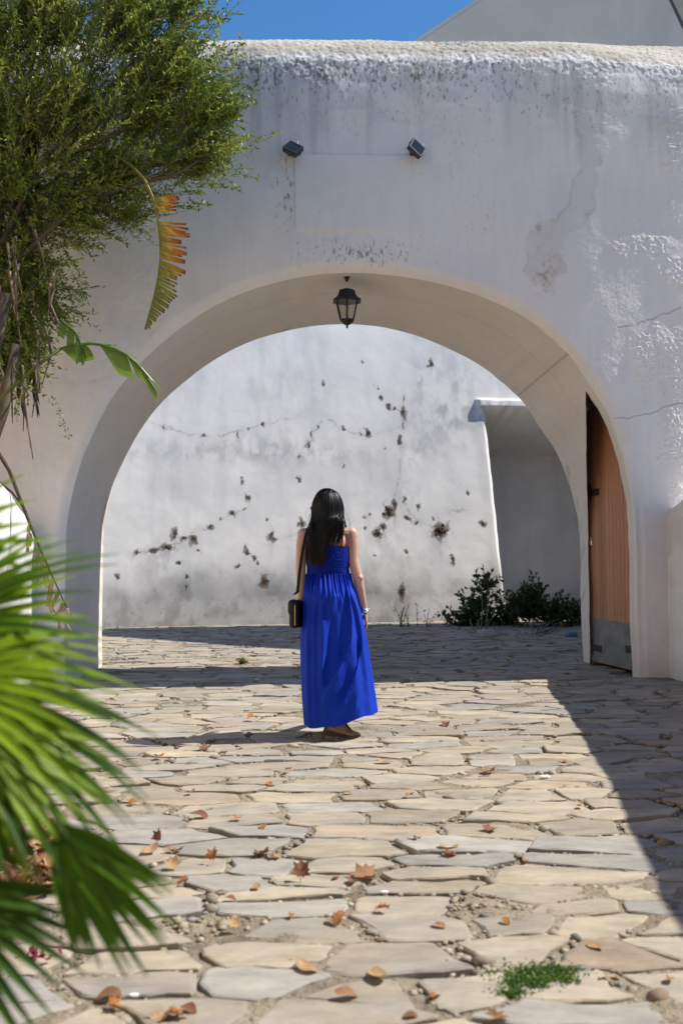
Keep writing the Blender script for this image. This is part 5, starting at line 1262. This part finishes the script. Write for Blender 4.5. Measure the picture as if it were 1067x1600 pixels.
def weed(px, py, h, n, seed, label):
    base = ground(px, py); T = thing('tall_weed', base, label, 'weed', 'weeds along the courtyard wall'); rg = random.Random(seed); b = MB(); P = []; D = []
    for k in range(n):
        lean = Vector((rg.gauss(0, .12), rg.gauss(0, .05), 1)); hh = h * rg.uniform(.5, 1); b0 = base + Vector((rg.gauss(0, .05), rg.gauss(0, .03), 0))
        pts = [b0, b0 + lean * hh * .5, b0 + lean * hh + Vector((lean.x * .2, 0, -.02))]; b.tube(pts, [.006, .005, .002], 4, col=(0.09, 0.12, 0.04))
        for q in range(14): P.append(pts[0].lerp(pts[2], rg.uniform(.1, 1))); D.append((rg.gauss(0, 1), rg.gauss(0, 1), .4))
    b.obj('stems', 'leaf', T)
    n = len(P); r = np.random.default_rng(seed); V, F, C = leaf_cloud(np.array(P), np.array(D), r.uniform(.03, .06, n), r.uniform(.006, .01, n), np.array((0.10, 0.14, 0.04)) * r.uniform(.7, 1.2, (n, 1))); mk('leaves', V, F, 'leaf', T, col=C)
weed(630, 982, .45, 7, 1, 'short feathery weed at the courtyard wall, left of the taller weed'); weed(663, 981, .55, 4, 2, 'thin tall weed at the courtyard wall, left of the leafy bush'); weed(182, 976, .3, 5, 3, 'small weed at the courtyard wall beside the left arch pier')
weed(379, 1040, .10, 6, 4, 'tiny green weed tuft on the sunlit courtyard paving')
def rock(px, py, r, seed, label, mat='pebblegrey'):
    bm = bmesh.new(); bmesh.ops.create_icosphere(bm, subdivisions=3, radius=1); rg = np.random.default_rng(seed); p = ground(px, py)
    bm.verts.index_update(); v = np.array([a.co[:] for a in bm.verts]); F = np.array([[a.index for a in f.verts] for f in bm.faces]); bm.free()
    v = v * (1 + 0.5 * (fbm(v[:, 0] * 1.5 + seed, v[:, 1] * 1.5 + v[:, 2], 7, 3)[:, None] - .5)) * np.array((1.3, .9, .7)) * r; v[:, 2] = np.maximum(v[:, 2] + r * .45, -.01)
    o = mk('rubble_stone', v + np.array(p), F, mat, None, loc=p, smooth=True); tag(o, label, 'stone')
rock(760, 998, .12, 1, 'pale lump of rubble in front of the leafy bush')
rock(802, 996, .05, 2, 'small pale stone between the two bushes')
def litter():
    p = ground(893, 997); b = MB(); b.tube([p + Vector((-.09, 0, .05)), p + Vector((-.02, 0, .055)), p + Vector((.05, .02, .05)), p + Vector((.09, .02, .045))], [.035, .045, .04, .015], 9); o = b.obj('crumpled_wrapper', 'bluelitter', None, p, smooth=True); tag(o, 'crumpled pale blue plastic litter at the foot of the rounded bush', 'litter')
litter()
# ------------------------------------------------------------------ ground cover, fallen leaves
def moss_patch():
    r = np.random.default_rng(8); P = []
    for cx, cy, sx, sy, n in ((850, 1535, 26, 7, 900), (820, 1545, 20, 7, 500), (885, 1545, 10, 4, 200), (800, 1566, 14, 3, 220), (840, 1555, 10, 3, 120), (845, 1542, 46, 12, 160)):
        for k in range(n): g = ground(cx + r.normal(0, sx), cy + r.normal(0, sy)); P.append((g.x, g.y, 0.018 + r.uniform(0, .012)))
    P = np.array(P); n = len(P); D = r.normal(0, .8, (n, 3)) + np.array((0, 0, .6))
    V, F, C = leaf_cloud(P, D, r.uniform(.006, .013, n), r.uniform(.003, .005, n), np.array((0.10, 0.19, 0.03)) * r.uniform(.6, 1.25, (n, 1)))
    o = mk('ground_cover', V, F, 'leaf', None, col=C); tag(o, 'patch of low bright green plants between the front paving stones', 'ground cover', kind='stuff')
moss_patch()
def leaf_mesh(kind, seed):
    rg = random.Random(seed); pts = []
    if kind == 0:      # lobed plane-tree leaf
        prof = [(-90, .25), (-60, .55), (-45, .42), (-20, .85), (0, .6), (15, .72), (30, .62), (52, .98), (68, .68), (90, 1.12), (112, .68), (128, .98), (150, .62), (165, .72), (180, .6), (200, .85), (225, .42), (240, .55)]
        pts = [(math.cos(R(a)) * q * rg.uniform(.9, 1.1), math.sin(R(a)) * q * rg.uniform(.9, 1.1)) for a, q in prof]
    else:
        pts = [(math.cos(a) * (.55 + rg.uniform(-.1, .1)), math.sin(a) * (1 + rg.uniform(-.12, .12))) for a in np.linspace(0, 6.283, 13)[:-1]]
    c1, c2, tw = rg.uniform(.7, 1.5), rg.uniform(-.7, .9), rg.uniform(-.8, .8); V = []; C = []
    col = np.array([(0.33, 0.175, 0.085), (0.24, 0.11, 0.06), (0.45, 0.29, 0.15), (0.38, 0.16, 0.05)][seed % 4])
    def z(x, y): return .5 * (c1 * x * x + c2 * y * y + tw * x * y) + .08 * math.sin(5 * x + seed) * math.cos(4 * y)
    n = len(pts)
    for f in (1.0, .55):
        for x, y in pts: V.append((x * f, y * f, z(x * f, y * f))); C.append(col * rg.uniform(.75, 1.2) * (.85 if f == 1 else 1))
    V.append((0, 0, z(0, 0))); C.append(col * .9)
    F = [[j, (j + 1) % n, n + (j + 1) % n, n + j] for j in range(n)] + [[n + j, n + (j + 1) % n, 2 * n] for j in range(n)]
    V = np.array(V); V[:, 2] -= V[:, 2].min()
    m = len(V); V2 = V.copy(); V2[:, 2] += .03
    st = np.array([(-.03, -.2, .05), (.03, -.2, .05), (.02, -.85, .18), (-.02, -.85, .18)])
    V = np.vstack([V, st]); F += [[m, m + 1, m + 2, m + 3]]; C += [col * .7] * 4
    me = bpy.data.meshes.new('fallen_leaf'); me.from_pydata(V.tolist(), [], F)
    a = me.color_attributes.new('Col', 'FLOAT_COLOR', 'POINT'); c = np.ones((len(V), 4), np.float32); c[:, :3] = np.array(C); a.data.foreach_set('color', c.ravel())
    me.materials.append(M['dry']); me.polygons.foreach_set('use_smooth', np.ones(len(me.polygons), bool)); return me
LM = [leaf_mesh(0, k) for k in range(4)] + [leaf_mesh(1, k + 4) for k in range(4)]
def fallen(px, py, size, var, tilt=None, label=None, rg=random.Random(77)):
    p = ground(px, py, 0.026); o = bpy.data.objects.new('fallen_leaf', LM[var % 8]); COL.objects.link(o)
    o.location = p; o.scale = (size, size, size); e = (R(rg.uniform(-16, 16)), R(rg.uniform(-16, 16)), rg.uniform(0, 6.28))
    if tilt: e = (R(tilt), R(rg.uniform(-10, 10)), rg.uniform(-.6, .6)); o.location.z += size * .75 * math.sin(R(tilt))
    o.rotation_euler = e; tag(o, label or 'small dry brown leaf fallen on the sunlit paving', 'leaf', 'dry leaves scattered on the paving')
fallen(575, 1370, .070, 0, None, 'large curled brown leaf lying right of the upright leaf')
fallen(550, 1378, .030, 5, None, 'small curled orange leaf touching the large brown leaf')
fallen(470, 1376, .046, 1, 62, 'dark brown lobed leaf standing upright on the paving')
fallen(270, 1357, .042, 2, 20, 'pale brown cupped leaf near the palm tip'); fallen(247, 1318, .035, 1, 70, 'dark red-brown leaf standing on edge near the palm'); fallen(335, 1348, .034, 3, 68, 'narrow rusty leaf standing on edge, left of centre')
fallen(235, 1330, .050, 6, None, 'two-toned crumpled leaf heap piece below the upright leaf near the palm')
fallen(365, 1450, .034, 2, 25, 'single golden leaf in the lower left of centre'); fallen(530, 1442, .032, 7, 35, 'small golden folded leaf in the lower centre'); fallen(478, 1514, .042, 6, None, 'pale tan leaf on the front paving')
todo = []
for k, (x, y, sz, v) in enumerate([(405, 1336, .055, 1), (428, 1338, .04, 2), (275, 1329, .045, 0), (290, 1382, .036, 3), (600, 1425, .036, 3), (590, 1526, .045, 6), (540, 1555, .034, 4), (295, 1578, .026, 5), (705, 1336, .045, 1), (700, 1325, .045, 6), (645, 1312, .038, 1), (762, 1296, .045, 1), (765, 1206, .055, 0), (600, 1191, .045, 6), (310, 1276, .045, 5), (412, 1293, .03, 7), (370, 1281, .03, 3), (320, 1170, .06, 1), (770, 1592, .036, 0), (955, 1527, .026, 6), (685, 1447, .025, 7), (680, 1557, .022, 7), (1045, 1530, .022, 4), (395, 1124, .055, 3), (420, 1225, .03, 7), (697, 1133, .05, 5), (170, 1558, .035, 5), (250, 1592, .045, 2), (175, 1575, .03, 3), (270, 1592, .035, 3), (525, 1372, .022, 6), (515, 1600 - 160, .022, 6), (400, 1388, .03, 6), (455, 1430, .02, 7), (880, 1190, .03, 6), (640, 1245, .03, 3), (820, 1345, .02, 7), (930, 1480, .03, 6), (345, 1395, .02, 4), (360, 1405, .02, 5), (300, 1240, .03, 3), (540, 1240, .03, 7), (450, 1205, .03, 3), (250, 1185, .04, 3), (790, 1440, .022, 7), (640, 1590, .022, 5), (905, 1260, .025, 6), (210, 1255, .03, 3)]):
    look = ['russet lobed', 'dark brown lobed', 'tan lobed', 'orange lobed', 'russet oval', 'dark brown oval', 'tan oval', 'orange oval'][v % 8]
    row = [w for lim, w in ((1180, 'near the woman\'s feet'), (1260, 'a little in front of the woman'), (1340, 'on the middle paving'), (1420, 'on the mid-front paving'), (1500, 'on the front paving'), (9999, 'at the bottom edge')) if y < lim][0]
    colw = [w for lim, w in ((300, 'beside the palm'), (450, 'left of centre'), (600, 'in the centre'), (750, 'right of centre'), (9999, 'towards the right-hand shadow')) if x < lim][0]
    todo.append((x, y, sz, v, 'small %s dry leaf %s, %s' % (look, row, colw), k))
for x, y, sz, v, lab, k in todo:
    same = sorted(t[1] for t in todo if t[4] == lab)
    if len(same) > 1: lab += ', farther' if y == same[0] else ', nearer'
    fallen(x, y, sz, v, None, lab, rg=random.Random(900 + k))
rgp = random.Random(41)
for k in range(60):
    x, y = rgp.gauss(35, 32), rgp.gauss(1365, 30)
    p = ground(x, y); o = bpy.data.objects.new('fallen_leaf', LM[rgp.choice([0, 1, 2, 6, 0, 2])]); COL.objects.link(o); z = rgp.uniform(.026, .075)
    o.location = (p.x, p.y, z); s_ = rgp.uniform(.045, .07); o.scale = (s_, s_, s_); o.rotation_euler = (rgp.uniform(-.6, .6), rgp.uniform(-.6, .6), rgp.uniform(0, 6.28))
    tag(o, 'dry brown leaf in the heap of leaves behind the palm', 'leaf', 'heap of dry leaves behind the palm')
def shard(px, py, size, seed, label):
    p = ground(px, py, .026); rg = random.Random(seed); b = MB(); n = 7; V = []
    for z in (0, .006):
        for k in range(n): a = 6.283 * k / n; V.append(p + Vector((math.cos(a) * size * rg.uniform(.7, 1.1), math.sin(a) * size * .6 * rg.uniform(.7, 1.1), z)))
    b.add(V, [list(range(n))[::-1], list(range(n, 2 * n))] + [[k, (k + 1) % n, n + (k + 1) % n, n + k] for k in range(n)]); o = b.obj('white_chip', 'white', None, p); tag(o, label, 'chip')
shard(601, 1395, .016, 1, 'white chip below the large curled leaf'); shard(850, 1214, .03, 2, 'white chip at the edge of the shadow on the right'); shard(210, 1557, .014, 3, 'tiny white chip at the lower left')
def petals():
    p = ground(63, 1492, .03); r = np.random.default_rng(3); n = 14; V, F, C = leaf_cloud(np.array([p] * n) + r.normal(0, .014, (n, 3)) * np.array((1.4, 1, .3)), r.normal(0, 1, (n, 3)) + np.array((0, 0, .3)), r.uniform(.02, .035, n), r.uniform(.009, .014, n), np.tile((0.2, 0.01, 0.04), (n, 1)))
    o = mk('fallen_petals', V, F, 'petal', None, loc=p, col=C); tag(o, 'cluster of dark magenta flower petals on the paving at lower left', 'petals')
petals()
